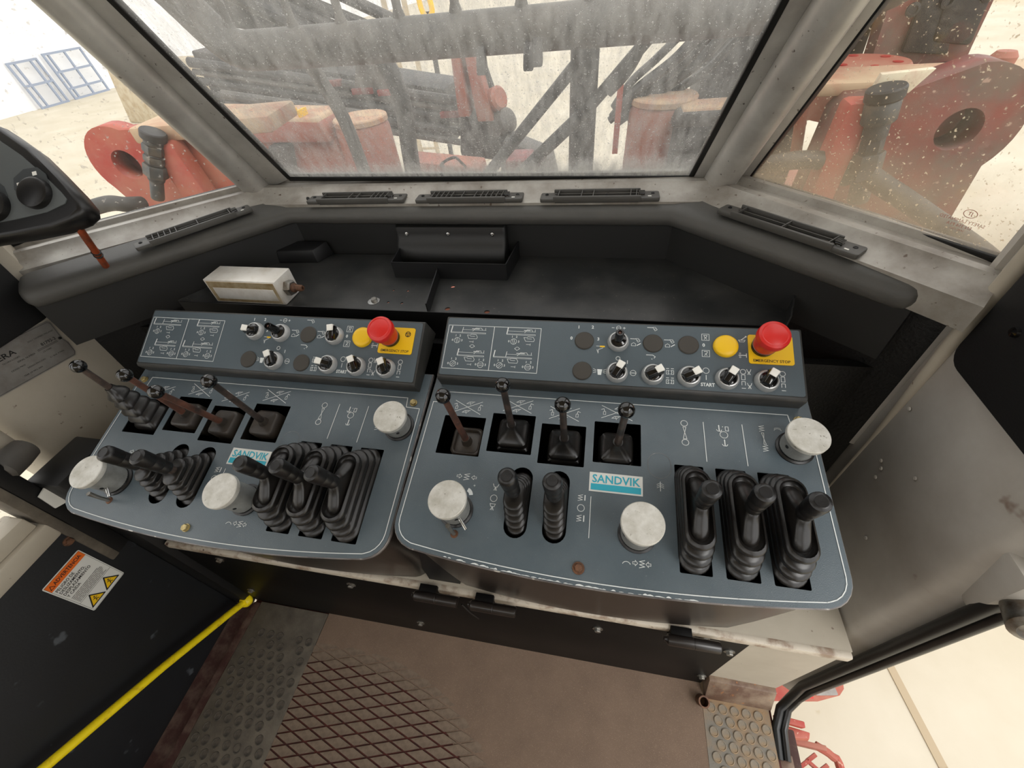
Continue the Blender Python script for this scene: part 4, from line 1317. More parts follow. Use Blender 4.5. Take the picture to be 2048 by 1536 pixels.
wallstrip((.271, .188), (.255, .312), 0, .022).build('divider', 'tray_dark', tr)
# document pocket: open box on the tray floor
for a, b in (((.166, .302), (.389, .302)), ((.166, .302), (.160, .388)), ((.389, .302), (.398, .388))):
    wallstrip(a, b, 0, .033).build('pocket_wall', 'tray_dark', tr)

# padded flap above the pocket, with three rivets
fp = empty('pocket_flap', (.266, .372, .790), 'black moulded flap with three rivets above the tray pocket', 'flap')
rings = []
for x, s in ((-.1100, .80), (-.1085, .95), (-.104, 1), (.106, 1), (.1105, .95), (.112, .80)):
    rings.append([(x, .016 + (y - .016) * s, z * (1 if abs(s - 1) < .01 else .97)) for y, z in ((.016, .030), (.006, .032), (-.001, .029), (-.003, .018), (-.004, .006), (-.012, -.002), (-.024, -.022), (-.022, -.036), (.016, -.036))])
MB().loft(rings).build('flap_shell', 'dash_black', fp, ang=50)
for x in (-.086, -.001, .087):
    MB().lathe([(0, 0), (.0042, 0), (.0036, .0022), (.0018, .0026), (.0016, .0016), (0, .0016)], (x, -.0025, .0165), (0, -1, .1), 16).build('flap_rivet', 'chrome', fp)
tag(MB().tube(smooth_path([(.232, .396, .832), (.231, .388, .824), (.234, .384, .812), (.242, .392, .806)]), .0028, 10).build('cable_loop', 'orange_cable'), 'short brown cable loop hanging below the rim behind the flap', 'cable')

# aluminium manifold block with a brass nipple, lying on the tray
bk = empty('manifold_block', Matrix.Translation((-.082, .199, tz)) @ Matrix.Rotation(R_(-1), 4, 'Z'), 'bright aluminium block with rusty nipple lying on the tray', 'metal block')
MB().box(-.083, .070, -.001, .048, .0005, .0495).build('block_body', 'block_alu', bk, bevel=.0015)
MB().box(-.078, .065, -.0022, -.0008, .004, .046).build('block_face', 'block_brass', bk)
MB().box(-.070, .060, -.0030, -.0020, .010, .034).build('face_recess', 'block_alu', bk, bevel=.0004)
MB().lathe([(0, .0), (.0145, 0), (.0145, .009), (.012, .0115), (0, .0115)], (.0705, .022, .024), (1, 0, 0), 6).build('hex_fitting', 'steel', bk)
MB().lathe([(.0085, .0), (.0085, .004), (.0060, .006), (.0060, .017), (.0048, .020), (.0026, .020), (.0024, .015), (0, .015)], (.082, .022, .024), (1, 0, 0), 18).build('nipple', 'rust_bolt', bk)
# loose bolt and washer
wb = empty('loose_bolt', (.155, .219, tz), 'single bolt with a bright washer on the tray floor', 'bolt')
MB().lathe([(.0050, 0), (.0110, 0), (.0110, .0014), (.0050, .0014), (.0050, 0)], n=28).build('washer', 'chrome', wb)
MB().lathe([(.0056, .0012), (.0056, .0060), (.0048, .0068), (0, .0068)], (.001, .001, 0), (0, 0, 1), 6).build('bolt_head', 'steel', wb)

# ================================================================== AIR VENTS on the rim
def vent(loc, rz, n_left, n_right, mids, label):
    e = empty('air_vent', Matrix.Translation(V(loc)) @ Matrix.Rotation(rz, 4, 'Z'), label, 'air vent', 'air vents in the dashboard rim')
    # frame: bars round the opening plus end plates
    MB().box(-.078, .070, -.016, -.0110, -.002, .0085).build('front_bar', 'vent_black', e, bevel=.0012)
    MB().box(-.078, .070, .0115, .015, -.002, .0100).build('rear_bar', 'vent_black', e, bevel=.0012)
    MB().prism(rrect(-.101, -.072, -.016, .012, .004), -.002, .0050).build('end_plate', 'vent_black', e, bevel=.0015)
    MB().prism(rrect(.068, .101, -.016, .013, .004), -.002, .0055).build('end_plate', 'vent_black', e, bevel=.0015)
    for x in (-.090, .090):
        MB().lathe([(.0030, .005), (.0030, .0062), (.0018, .0062), (.0014, .0052), (0, .0052)], (x, .002, 0), (0, 0, 1), 12).build('vent_screw', 'vent_dark', e)
    MB().box(-.075, .067, -.013, .013, -.0035, -.0005).build('duct', 'vent_dark', e)
    MB().bar((-.076, .003, .0045), (.066, .003, .0045), .0015, .0035).build('long_slat', 'vent_black', e)
    xs = [-.070 + .0095 * k for k in range(n_left)] + [.062 - .0095 * k for k in range(n_right)] + list(mids)
    for x in xs:
        MB().bar((x, -.012, .0060), (x + .002, .0125, .0072), .0013, .0040).build('vent_slat', 'vent_black', e)
    w = MB()
    w.lathe([(.0050, -.005), (.0062, -.004), (.0062, .004), (.0050, .005)], (.0715, -.002, .0035), (1, 0, 0), 16)
    w.build('thumb_wheel', 'gloss_black', e)
    for k in range(4):
        MB().bar((.0665, -.006 + .003 * k, .0100), (.0765, -.006 + .003 * k, .0100), .0009, .0012).build('wheel_rib', 'vent_black', e)
    MB().box(.0815, .0870, -.0110, -.0085, .0054, .0061).build('white_mark', 'white_plastic', e)
vent((.086, .389, .8655), R_(1.0), 1, 4, (-.012, .004), 'air vent below the windscreen nearest the left pillar')
vent((.312, .389, .8655), R_(.4), 5, 5, (-.012, .012), 'fully slatted air vent below the middle of the windscreen')
vent((.546, .388, .8655), R_(.4), 1, 2, (-.03, -.010), 'air vent below the windscreen nearest the right pillar')
vent((-.186, .270, .8660), math.atan2(.153, .116), 5, 1, (.005,), 'air vent on the left arm of the rim below the left window')
vent((.812, .268, .8660), math.atan2(-.139, .146), 1, 1, (-.002,), 'air vent on the right arm of the rim below the right window')

# ================================================================== HINGES AND BOLTS under the consoles
def hinge(x, z, n, label, gap=.0):
    e = empty('hinge', (x, -.150, z), label, 'hinge', 'black barrel hinges under the consoles')
    for k in range(n):
        a = -.047 * n + k * .094 + (gap if k else 0)
        MB().lathe([(0, 0), (.0035, .001), (.0045, .004), (.0085, .007), (.0092, .010), (.0092, .046), (.0088, .0465), (.0088, .0475), (.0092, .048), (.0092, .084), (.0085, .087), (0, .088)], (a, -.004, 0), (1, 0, 0), 20).build('barrel', 'skirt_black', e)
        MB().box(a + .012, a + .045, -.001, .016, -.030, .006).build('leaf', 'kick_black', e, bevel=.001)
        for dx in (.048, .072):
            hex_bolt(MB(), (a + dx, .0145, -.030), (0, -1, -.1), .0062, .005, .0095).build('hinge_bolt', 'steel', e)
    return e
hinge(.356, .376, 2, 'long double black hinge between the two consoles', .012)
hinge(.748, .372, 1, 'single black hinge under the right end of the right panel')
tag(MB().tube(smooth_path([(.352, -.150, .352), (.362, -.152, .32), (.372, -.148, .268)]), .0016, 8).build('hanging_wire', 'gasket'), 'thin black wire hanging from the double hinge', 'wire')

# ================================================================== HANGING CONTROL POD (upper left) and its orange cable
def frame_from(o, x, y):
    x = V(x).normalized(); y = V(y); y = (y - x * y.dot(x)).normalized(); z = x.cross(y)
    return Matrix(((x.x, y.x, z.x, o[0]), (x.y, y.y, z.y, o[1]), (x.z, y.z, z.z, o[2]), (0, 0, 0, 1)))
pod = empty('control_pod', frame_from((-.297, .07, .95), (.12, .044, .012), (-.011, .112, .109)), 'rounded black control pod with grey face and two round knobs, hanging top left', 'control pod')
PO = [(-.16, .200), (-.04, .185), (.038, .153), (.073, .112), (.094, .0775), (.118, .036), (.1285, .0135), (.1275, .002), (.112, -.0065), (.080, -.0105), (.030, -.008), (-.06, .0), (-.16, .012)]
POF = [(-.15, .184), (-.04, .166), (.032, .134), (.062, .100), (.084, .068), (.104, .036), (.110, .0235), (.106, .0175), (.078, .012), (.030, .013), (-.06, .020), (-.15, .030)]
def scaled(poly, k):
    cx = sum(p[0] for p in poly) / len(poly); cy = sum(p[1] for p in poly) / len(poly)
    return [(cx + (x - cx) * k, cy + (y - cy) * k) for x, y in poly]
MB().loft([[(x, y, -.036) for x, y in scaled(PO, .88)], [(x, y, -.026) for x, y in scaled(PO, .97)], [(x, y, -.010) for x, y in PO], [(x, y, -.001) for x, y in scaled(PO, .985)], [(x, y, .003) for x, y in scaled(PO, .95)], [(x, y, .003) for x, y in scaled(PO, .90)]]).build('pod_shell', 'black_plastic', pod, ang=60)
MB().prism(POF, .002, .0042).build('pod_face', 'pod_face', pod)
for cx, cy, r in ((.0708, .0405, .0222), (.0085, .0375, .0222)):
    pts = [(cx - .0300, cy + .0130), (cx - .0270, cy + .0300), (cx - .0100, cy + .0390), (cx + .0100, cy + .0370), (cx + .0190, cy + .0250), (cx + .0210, cy + .010), (cx, cy - .002)]
    MB().prism(pts, .0040, .0048).build('knob_scale', 'pod_dark', pod)
    MB().lathe([(r, .003), (r, .008), (r * .95, .012), (r * .80, .0135), (0, .013)], (cx, cy, 0), (0, 0, 1), 36).build('round_knob', 'black_plastic', pod)
    for dx, dy in ((-.021, .019), (.004, .029)):
        MB().box(cx + dx - .0030, cx + dx + .0030, cy + dy - .0028, cy + dy + .0028, .0047, .0052).build('scale_mark', 'white_plastic', pod)
MB().prism([(-.15, .150), (-.01, .128), (.018, .110), (.005, .094), (-.15, .100)], .0040, .0048).build('dark_window', 'pod_dark', pod)
cb = empty('orange_cable', (-.284, .150, .850), 'orange sheathed cable running from the pod down to the rim', 'cable')
MB().tube(smooth_path([(0, 0, .0), (.018, -.009, .024), (.045, -.023, .058), (.072, -.036, .095)]), .0052, 14).build('cable_sheath', 'orange_cable', cb)
for t in (.030, .037):
    MB().lathe([(.0056, 0), (.0066, .0005), (.0066, .0022), (.0056, .0028)], (t * .76, -t * .38, t), (.6, -.3, .8), 14).build('cable_tie', 'gasket', cb)

# ================================================================== OUTSIDE: front guard, booms, brackets
gd = empty('front_guard', (.25, .80, 1.06), 'dusty grey tubular guard rail with upright rods outside the windscreen', 'guard rail')
o = V((.25, .80, 1.06))
MB().tube([V(p) - o for p in smooth_path([(-.62, .78, 1.36), (-.47, .79, 1.20), (-.40, .80, 1.105), (-.35, .80, 1.068), (-.25, .80, 1.060), (.30, .80, 1.058), (.85, .80, 1.060), (1.02, .79, 1.075), (1.10, .76, 1.13)], 5)], .040, 22).build('main_pipe', 'machine_grey', gd)
for x in (-.345, -.181, -.058, .083, .214, .358, .498, .64, .78):
    MB().tube([V((x, .80, 1.07)) - o, V((x, .80, 1.10)) - o, V((x, .80, 1.112)) - o, V((x - .005, .79, 1.45)) - o], [.017, .014, .0098, .0098], 12).build('upright_rod', 'machine_grey', gd)
MB().tube([V((.491, .86, 1.06)) - o, V((.489, .86, .449)) - o], .033, 18).build('centre_post', 'machine_dark', gd)
MB().tube([V((.478, .85, .990)) - o, V((.16, .83, .68)) - o], .0145, 14).build('diagonal_brace', 'machine_dark', gd)
MB().tube([V((.493, .83, .890)) - o, V((.26, .80, .705)) - o], .0155, 14).build('diagonal_brace', 'machine_dark', gd)
MB().tube([V((.80, .84, 1.20)) - o, V((.613, .83, 1.010)) - o, V((.505, .83, .900)) - o], .0135, 14).build('diagonal_brace', 'machine_dark', gd)
for x, z in ((.395, 1.028), (.375, 1.022), (.27, 1.02)):
    MB().hexa([V((x - .012, .745, z - .03)) - o, V((x + .012, .745, z - .03)) - o, V((x + .010, .775, z - .02)) - o, V((x - .010, .775, z - .02)) - o, V((x - .010, .755, z + .02)) - o, V((x + .010, .755, z + .02)) - o, V((x + .008, .775, z + .02)) - o, V((x - .008, .775, z + .02)) - o]).build('weld_lug', 'machine_dark', gd, bevel=.004)
MB().tube([V(p) - o for p in smooth_path([(-.285, .94, 1.095), (-.25, .95, .975), (-.215, .95, .875), (-.20, .95, .70)], 4)], .020, 10).build('rear_strut', 'machine_grey', gd)
tag(MB().tube(smooth_path([(.525, .80, 1.030), (.545, .82, 1.046), (.567, .82, 1.056), (.592, .82, 1.058), (.609, .82, 1.045), (.614, .82, 1.022), (.606, .82, .998), (.585, .82, .965), (.55, .83, .93)], 4), .0115, 12).build('looped_hose', 'hose_black'), 'black hose looping over the guard post right of the windscreen centre', 'hose')
tag(MB().tube(smooth_path([(-.10, 1.0, 1.06), (-.072, 1.0, 1.005), (-.050, 1.0, .953), (-.042, 1.0, .880), (-.054, 1.0, .772), (-.065, 1.0, .62), (-.068, 1.0, .445)], 4), .026, 16).build('curved_strut', 'machine_dark'), 'thick curved dark strut behind the guard pipe left of centre', 'strut')

ch = MB().box(-1.45, 1.65, .62, 1.72, -.75, .45).build('machine_chassis', 'red_dusty', bevel=.03)
tag(ch, 'low dusty red machine chassis carrying the brackets in front of the cab', 'chassis')
# left boom: box beam with rails, seen as sloping dark bands
bm_ = empty('drill_boom', (-.70, 1.80, .80), 'dark drilling boom with parallel rails sloping behind the left half of the windscreen', 'boom')
o = V((-.70, 1.80, .80))
sl = (.523 - .731) / 1.30
def at_(x, z0):
    return z0 + (x + 1.40) * -.165
MB().hexa([V(p) - o for p in ((-1.36, 1.78, .766), (-.17, 1.78, .56), (-.17, 2.05, .56), (-1.36, 2.05, .766), (-1.36, 1.78, .99), (-.17, 1.78, .785), (-.17, 2.05, .785), (-1.36, 2.05, .99))]).build('boom_beam', 'machine_black', bm_, bevel=.01)
for z0, r, mt in ((.965, .020, 'machine_dark'), (.930, .012, 'machine_grey'), (.895, .016, 'machine_dark'), (.845, .017, 'machine_dark'), (.800, .014, 'machine_grey')):
    MB().tube([V((-1.34, 1.72, at_(-1.34, z0))) - o, V((-.10, 1.72, at_(-.10, z0))) - o], r, 10).build('boom_rail', mt, bm_)
MB().tube([V((-1.16, 1.62, .843)) - o, V((-.45, 1.60, .735)) - o], .019, 10).build('boom_rail', 'machine_grey', bm_)
MB().tube([V((-1.16, 1.62, .813)) - o, V((-.45, 1.60, .703)) - o], .012, 10).build('boom_rail', 'machine_grey', bm_)
for x, z in ((-.66, .845), (-.52, .81), (-.40, .80), (-.13, .705)):
    MB().box(x - .05 - o.x, x + .05 - o.x, 1.69 - o.y, 1.72 - o.y, z - .012 - o.z, z + .012 - o.z).build('red_clip', 'red_bright', bm_, bevel=.004)
MB().hexa([V(p) - o for p in ((-.56, 1.70, .82), (-.36, 1.70, .80), (-.36, 1.75, .80), (-.56, 1.75, .82), (-.50, 1.70, .95), (-.40, 1.70, .93), (-.40, 1.75, .93), (-.50, 1.75, .95))]).build('rail_bracket', 'machine_grey', bm_, bevel=.008)
ub = empty('feed_rail', (-.9, 2.25, 1.05), 'upper dark feed rail of stacked rods behind the guard rods', 'feed rail')
o = V((-.9, 2.25, 1.05))
for a, b, r in (((-1.95, 2.2, 1.46), (-.78, 2.2, .972), .030), ((-1.75, 2.2, 1.42), (-.62, 2.2, .974), .026), ((-1.6, 2.25, 1.47), (-.50, 2.25, .985), .026), ((-1.9, 2.15, 1.44), (-.93, 2.15, .985), .040)):
    MB().tube([V(a) - o, V(b) - o], r, 10).build('feed_rod', 'machine_dark', ub)
MB().hexa([V(p) - o for p in ((-1.62, 2.3, 1.05), (-1.0, 2.3, .93), (-1.0, 2.5, .93), (-1.62, 2.5, 1.05), (-1.62, 2.3, 1.40), (-1.0, 2.3, 1.03), (-1.0, 2.5, 1.03), (-1.62, 2.5, 1.40))]).build('feed_beam', 'machine_dark', ub, bevel=.01)

# boom joint in the middle: red-brown yoke and dusty housing
jt = empty('boom_joint', (.06, 1.65, .72), 'dusty red brown boom joint beside the bright ground gap', 'boom joint')
o = V((.06, 1.65, .72))
MB().hexa([V(p) - o for p in ((-.06, 1.58, .72), (-.01, 1.58, .72), (-.01, 1.70, .72), (-.06, 1.70, .72), (-.055, 1.58, 1.02), (-.025, 1.58, 1.02), (-.025, 1.70, 1.02), (-.055, 1.70, 1.02))]).build('yoke_arm', 'red_dusty', jt, bevel=.006)
MB().hexa([V(p) - o for p in ((.02, 1.58, .70), (.09, 1.58, .70), (.09, 1.70, .70), (.02, 1.70, .70), (-.010, 1.58, 1.02), (.020, 1.58, 1.02), (.020, 1.70, 1.02), (-.010, 1.70, 1.02))]).build('yoke_arm', 'red_dusty', jt, bevel=.006)
MB().hexa([V(p) - o for p in ((-.09, 1.60, .56), (.22, 1.60, .52), (.22, 1.70, .52), (-.09, 1.70, .56), (-.06, 1.60, .74), (.12, 1.60, .70), (.12, 1.70, .70), (-.06, 1.70, .74))]).build('joint_housing', 'machine_dark', jt, bevel=.02)
MB().lathe([(0, -.05), (.035, -.05), (.045, -.04), (.045, .04), (.035, .05), (0, .05)], V((.080, 1.64, .76)) - o, (.8, -.5, .3), 20).build('joint_pin', 'red_dusty', jt)
MB().lathe([(0, -.06), (.038, -.06), (.046, -.045), (.046, .05), (.03, .062), (0, .064)], V((.11, 1.62, .68)) - o, (.8, -.45, .4), 20).build('joint_pin', 'machine_grey', jt)
MB().tube([V((.015, 1.66, 1.0)) - o, V((.075, 1.66, .80)) - o], .014, 10).build('joint_link', 'machine_dark', jt)
MB().hexa([V(p) - o for p in ((.10, 1.50, .449), (.36, 1.50, .449), (.36, 1.65, .449), (.10, 1.65, .449), (.14, 1.50, .655), (.33, 1.50, .58), (.33, 1.65, .58), (.14, 1.65, .655))]).build('lower_housing', 'machine_grey', jt, bevel=.015)
tag(MB().box(.23, .31, 1.10, 1.22, .449, .700).build('red_cover', 'red_bright', bevel=.006), 'small bright red cover plate low behind the diagonal braces', 'cover')
tag(MB().hexa([(-.20, 1.22, .449), (.12, 1.22, .449), (.12, 1.34, .449), (-.20, 1.34, .449), (-.19, 1.22, .672), (.10, 1.22, .640), (.10, 1.34, .640), (-.19, 1.34, .672)]).build('cross_member', 'red_dusty', bevel=.008), 'faded red cross member at the foot of the windscreen view', 'beam')
tag(MB().tube(smooth_path([(-.035, 1.225, .650), (-.02, 1.16, .672), (.005, 1.15, .690), (.040, 1.15, .700), (.055, 1.16, .682), (.050, 1.225, .645)], 4), .005, 8).build('thin_hose', 'hose_black'), 'thin black hose curl above the faded red cross member', 'hose')

def bracket(name, cx, cy, cz, rad, hgt, label):
    e = empty(name, (cx, cy, cz), label, 'boom bracket', 'red boom brackets')
    MB().lathe([(rad * 1.12, -hgt), (rad * 1.06, -.04), (rad * 1.02, -.028), (rad, -.022)], n=36).build('bracket_cylinder', 'red_dusty', e)
    MB().lathe([(rad, -.022), (rad * 1.05, -.018), (rad * 1.05, -.004), (rad * 1.02, 0), (0, .0)], n=36).build('cylinder_cap', 'dust_top', e)
    return e
bl = bracket('boom_bracket', -.375, 1.34, .795, .098, .28, 'dusty red boom bracket with round cap at lower left of the windscreen')
o = V((-.375, 1.34, .795))
MB().hexa([V(p) - o for p in ((-1.15, 1.30, .735), (-.47, 1.24, .735), (-.47, 1.44, .735), (-1.15, 1.50, .735), (-1.15, 1.30, .828), (-.49, 1.24, .805), (-.49, 1.44, .805), (-1.15, 1.50, .828))]).build('bracket_beam', 'red_dusty', bl, bevel=.01)
MB().hexa([V(p) - o for p in ((-1.15, 1.302, .824), (-.492, 1.242, .801), (-.492, 1.438, .801), (-1.15, 1.498, .824), (-1.15, 1.31, .838), (-.50, 1.25, .815), (-.50, 1.43, .815), (-1.15, 1.49, .838))]).build('dust_layer', 'dust_top', bl, bevel=.004)
MB().hexa([V(p) - o for p in ((-1.15, 1.33, .45), (-.42, 1.27, .45), (-.42, 1.40, .45), (-1.15, 1.46, .45), (-1.15, 1.33, .74), (-.47, 1.27, .74), (-.47, 1.40, .74), (-1.15, 1.46, .74))]).build('bracket_web', 'red_dusty', bl, bevel=.01)
MB().hexa([V(p) - o for p in ((-.80, 1.25, .60), (-.70, 1.24, .60), (-.70, 1.30, .60), (-.80, 1.30, .60), (-.76, 1.25, .73), (-.66, 1.24, .73), (-.66, 1.30, .73), (-.76, 1.30, .73))]).build('bracket_window', 'machine_dark', bl, bevel=.015)
for dx in (-.24, -.20):
    MB().box(dx, dx + .010, -.08, -.03, .02, .045).build('yellow_tie', 'yellow', bl)
br = bracket('boom_bracket', .725, 1.27, .828, .098, .30, 'red boom bracket with round cap at lower right of the windscreen')
o = V((.725, 1.27, .828))
MB().hexa([V(p) - o for p in ((.74, 1.10, .775), (1.10, 1.06, .79), (1.10, 1.20, .79), (.74, 1.24, .775), (.755, 1.10, .815), (1.10, 1.06, .83), (1.10, 1.20, .83), (.755, 1.24, .815))]).build('bracket_beam', 'machine_grey', br, bevel=.012)
MB().hexa([V(p) - o for p in ((.765, 1.11, .812), (1.09, 1.075, .827), (1.09, 1.19, .827), (.765, 1.23, .812), (.77, 1.115, .820), (1.085, 1.08, .835), (1.085, 1.185, .835), (.77, 1.225, .820))]).build('dust_layer', 'dust_top', br)
MB().hexa([V(p) - o for p in ((.745, 1.12, .50), (1.10, 1.08, .50), (1.10, 1.20, .50), (.745, 1.24, .50), (.755, 1.12, .78), (1.10, 1.08, .79), (1.10, 1.20, .79), (.755, 1.24, .78))]).build('bracket_web', 'machine_dark', br, bevel=.01)
MB().box(.575 - o.x, .592 - o.x, 1.14 - o.y, 1.16 - o.y, .70 - o.z, .885 - o.z).build('red_upright', 'red_paint', br)

# hoses sweeping down on the right
HZ = [[(.95, 1.25, 1.16), (.80, 1.25, 1.03), (.746, 1.25, .980), (.680, 1.25, .921), (.616, 1.25, .869), (.57, 1.27, .80)],
      [(1.0, 1.25, 1.15), (.806, 1.25, .982), (.731, 1.25, .912), (.629, 1.25, .842), (.57, 1.27, .77)],
      [(1.05, 1.27, 1.18), (.845, 1.27, .985), (.768, 1.27, .904), (.642, 1.27, .821), (.56, 1.28, .76)],
      [(1.1, 1.3, 1.18), (.893, 1.3, .989), (.811, 1.3, .902), (.695, 1.3, .826), (.58, 1.3, .75)],
      [(1.1, 1.32, 1.13), (.919, 1.32, .953), (.845, 1.32, .876), (.741, 1.32, .817), (.62, 1.32, .75)]]
for k, h in enumerate(HZ):
    tag(MB().tube(smooth_path(h, 4), (.012, .017, .012, .019, .013)[k], 10).build('hydraulic_hose', 'hose_black'), ('thin black hose at the upper left edge of the bundle right of the guard post', 'thick black hose second in the bundle right of the guard post', 'thin black hose in the middle of the bundle right of the guard post', 'thickest black hose fourth in the bundle right of the guard post', 'black hose at the lower right edge of the bundle right of the guard post')[k], 'hose', 'hose bundle right of the guard post')
tag(MB().hexa([(.85, 1.42, .70), (1.25, 1.42, .70), (1.25, 1.62, .70), (.85, 1.62, .70), (.84, 1.42, .93), (1.25, 1.42, 1.15), (1.25, 1.62, 1.15), (.84, 1.62, .93)]).build('right_boom', 'machine_dark', bevel=.02), 'dark boom block behind the hose bundle at the right of the windscreen', 'boom')

# ---- left corner: red lug with a round eye, fitting, hose, concrete block
def lug_poly(pts, n=10):
    return pts
def lug(name, M, outer, hole, t, material, label):
    e = empty(name, M, label, 'lug', 'red lifting lugs')
    q = plate2d('lug_plate', outer, [hole], t, material, e, z=t / 2)
    return e
circ = lambda x, y, r, n=28: [(x + r * math.cos(2 * math.pi * k / n), y + r * math.sin(2 * math.pi * k / n)) for k in range(n)]
def arc(x, y, r, a0, a1, n=14):
    return [(x + r * math.cos(R_(a0 + (a1 - a0) * k / n)), y + r * math.sin(R_(a0 + (a1 - a0) * k / n))) for k in range(n + 1)]
outer = arc(0, 0, .095, -20, 200) + [(-.06, -.30), (.24, -.30), (.24, -.02), (.16, .06)]
lugL = lug('lifting_lug', frame_from((-.835, .76, .835), (1, .15, 0), (0, 0, 1)), arc(0, 0, .100, 60, 215) + [(-.02, -.20), (.06, -.383), (.40, -.383), (.28, .03), (.16, .085)], circ(.005, .0, .040), .060, 'red_paint', 'red steel lug with a round eye outside the left window')
MB().hexa([(.17, -.38, .03), (.27, -.38, .03), (.27, -.38, .09), (.17, -.38, .09), (.15, .06, .03), (.22, .06, .03), (.22, .06, .09), (.15, .06, .09)]).build('lug_rib', 'red_paint', lugL, bevel=.012)
MB().box(.10, .50, .055, .095, -.12, .06).build('top_flange', 'dust_top', lugL, bevel=.008)
MB().lathe([(0, -.012), (.056, -.012), (.056, 0), (0, 0)], (.005, 0, -.031), (0, 0, 1), 28).build('eye_back', 'red_bright', lugL)
ft = empty('hose_fitting', (-.668, .69, .86), 'stack of grey hydraulic adapters standing beside the left red lug', 'hydraulic fitting', 'hydraulic adapter stacks')
ax = V((-.09, -.03, -.16)).normalized()
z = -.075
for r, h, n_, mt in ((.030, .022, 20, 'machine_dark'), (.023, .014, 20, 'fitting'), (.027, .022, 6, 'fitting'), (.022, .008, 20, 'machine_dark'), (.026, .018, 6, 'fitting'), (.021, .006, 20, 'machine_dark'), (.029, .034, 6, 'fitting'), (.020, .012, 20, 'machine_dark'), (.0165, .055, 18, 'fitting')):
    MB().lathe([(0, z), (r * .92, z), (r, z + .003), (r, z + h - .003), (r * .92, z + h), (0, z + h)], (0, 0, 0), ax, n_).build('adapter', mt, ft)
    z += h
tag(MB().tube(smooth_path([(-.70, .60, .775), (-.70, .56, .79), (-.745, .55, .797), (-.855, .55, .773), (-.955, .56, .725), (-1.03, .60, .62), (-1.05, .68, .44)], 5), .0195, 14).build('thick_hose', 'hose_black'), 'thick black hose arching below the left red lug', 'hose')
tag(MB().hexa([(-11.5, 10.0, -1.0), (-9.9, 9.55, -1.0), (-9.4, 11.0, -1.0), (-11.0, 11.5, -1.0), (-11.2, 10.0, .10), (-9.9, 9.55, .12), (-9.4, 11.0, .12), (-11.0, 11.5, .10)]).build('concrete_block', 'concrete', bevel=.03), 'tall beige concrete block standing behind the left red lug', 'block')

# blue steel gate frames leaning on the white wall
def gate(y0, y1, h, bars, rails, label):
    e = empty('gate_frame', (-17.28, y0, -1.0), label, 'gate frame', 'blue gate frames by the white wall')
    w = y1 - y0
    lean = -.10
    for k, y in enumerate([0, w] + [w * b for b in bars]):
        MB().bar((.12, y, 0), (.12 + lean, y, h), .055, .055, (1, 0, 0)).build('gate_post', 'gate_blue', e)
    for f in [0.02, .98] + list(rails):
        MB().bar((.12 + lean * f, 0, h * f), (.12 + lean * f, w, h * f), .055, .055).build('gate_rail', 'gate_blue', e)
gate(12.32, 13.24, 1.18, (.22, .78), (.50,), 'left blue steel gate frame standing against the white yard wall')
gate(13.52, 14.86, 1.24, (.12, .55,), (.24, .60), 'right blue steel gate frame with more cross rails against the yard wall')

# ---- right corner: big red lug, round cap, fitting, hoses, boom cradle plate
lugR = lug('lifting_lug', frame_from((1.175, .66, .885), (1, -.06, .0), (0, 0, 1)), [(-.215, -.36), (-.055, -.36), (.10, -.34)] + arc(.0, 0, .100, -38, 95) + [(-.11, .060), (-.185, .055), (-.20, .03)], circ(.008, .0, .034), .070, 'red_mottled', 'large red steel lug with an oblong eye outside the right window')
MB().hexa([(-.215, -.36, .035), (-.165, -.36, .035), (-.165, -.36, .10), (-.215, -.36, .10), (-.205, .06, .035), (-.160, .06, .035), (-.160, .06, .09), (-.205, .06, .09)]).build('lug_rib', 'red_paint', lugR, bevel=.01)
MB().box(-.32, .22, .045, .068, -.16, -.02).build('top_flange', 'dust_top', lugR, bevel=.006)
MB().box(-.10, .14, -.40, -.20, -.02, .04).build('lug_base', 'red_dusty', lugR, bevel=.02)
MB().lathe([(0, 0), (.020, 0), (.020, .022), (.014, .030), (0, .030)], (.062, .068, -.06), (0, 1, 0), 16).build('flange_bolt', 'red_dusty', lugR)
MB().lathe([(0, -.012), (.052, -.012), (.052, 0), (0, 0)], (.008, 0, -.036), (0, 0, 1), 28).build('eye_back', 'red_bright', lugR)
cap = empty('round_cap', (1.105, .92, .945), 'dusty red round bolted cap behind the right lug', 'cap')
MB().lathe([(.098, -.10), (.095, -.03), (.090, -.024), (.090, -.004), (.086, 0), (0, 0)], n=36).build('cap_body', 'red_dusty', cap)
for a in range(30, 390, 60):
    MB().lathe([(.010, 0), (.010, .0015), (0, .0015)], (.062 * math.cos(R_(a)), .062 * math.sin(R_(a)), 0), (0, 0, 1), 14).build('bolt_hole', 'red_dark', cap)
tag(MB().hexa([(1.000, .605, .948), (1.060, .605, .950), (1.062, .62, .950), (1.002, .62, .948), (1.005, .605, .980), (1.084, .605, .984), (1.084, .62, .984), (1.007, .62, .980)]).build('yellow_tag', 'mauve_sign', bevel=.002), 'crumpled pale yellow tag above the right fitting', 'tag')
fr_ = empty('hose_fitting', (1.022, .575, .90), 'stack of grey hydraulic adapters in front of the right red lug', 'hydraulic fitting', 'hydraulic adapter stacks')
ax = V((.04, -.0, -.18)).normalized()
z = -.070
for r, h, n_, mt in ((.0285, .020, 20, 'machine_black'), (.026, .034, 20, 'fitting'), (.019, .026, 20, 'machine_dark'), (.018, .024, 6, 'machine_dark'), (.024, .034, 6, 'fitting'), (.016, .012, 20, 'machine_dark'), (.018, .045, 18, 'fitting')):
    MB().lathe([(0, z), (r * .92, z), (r, z + .003), (r, z + h - .003), (r * .92, z + h), (0, z + h)], (0, 0, 0), ax, n_).build('adapter', mt, fr_)
    z += h
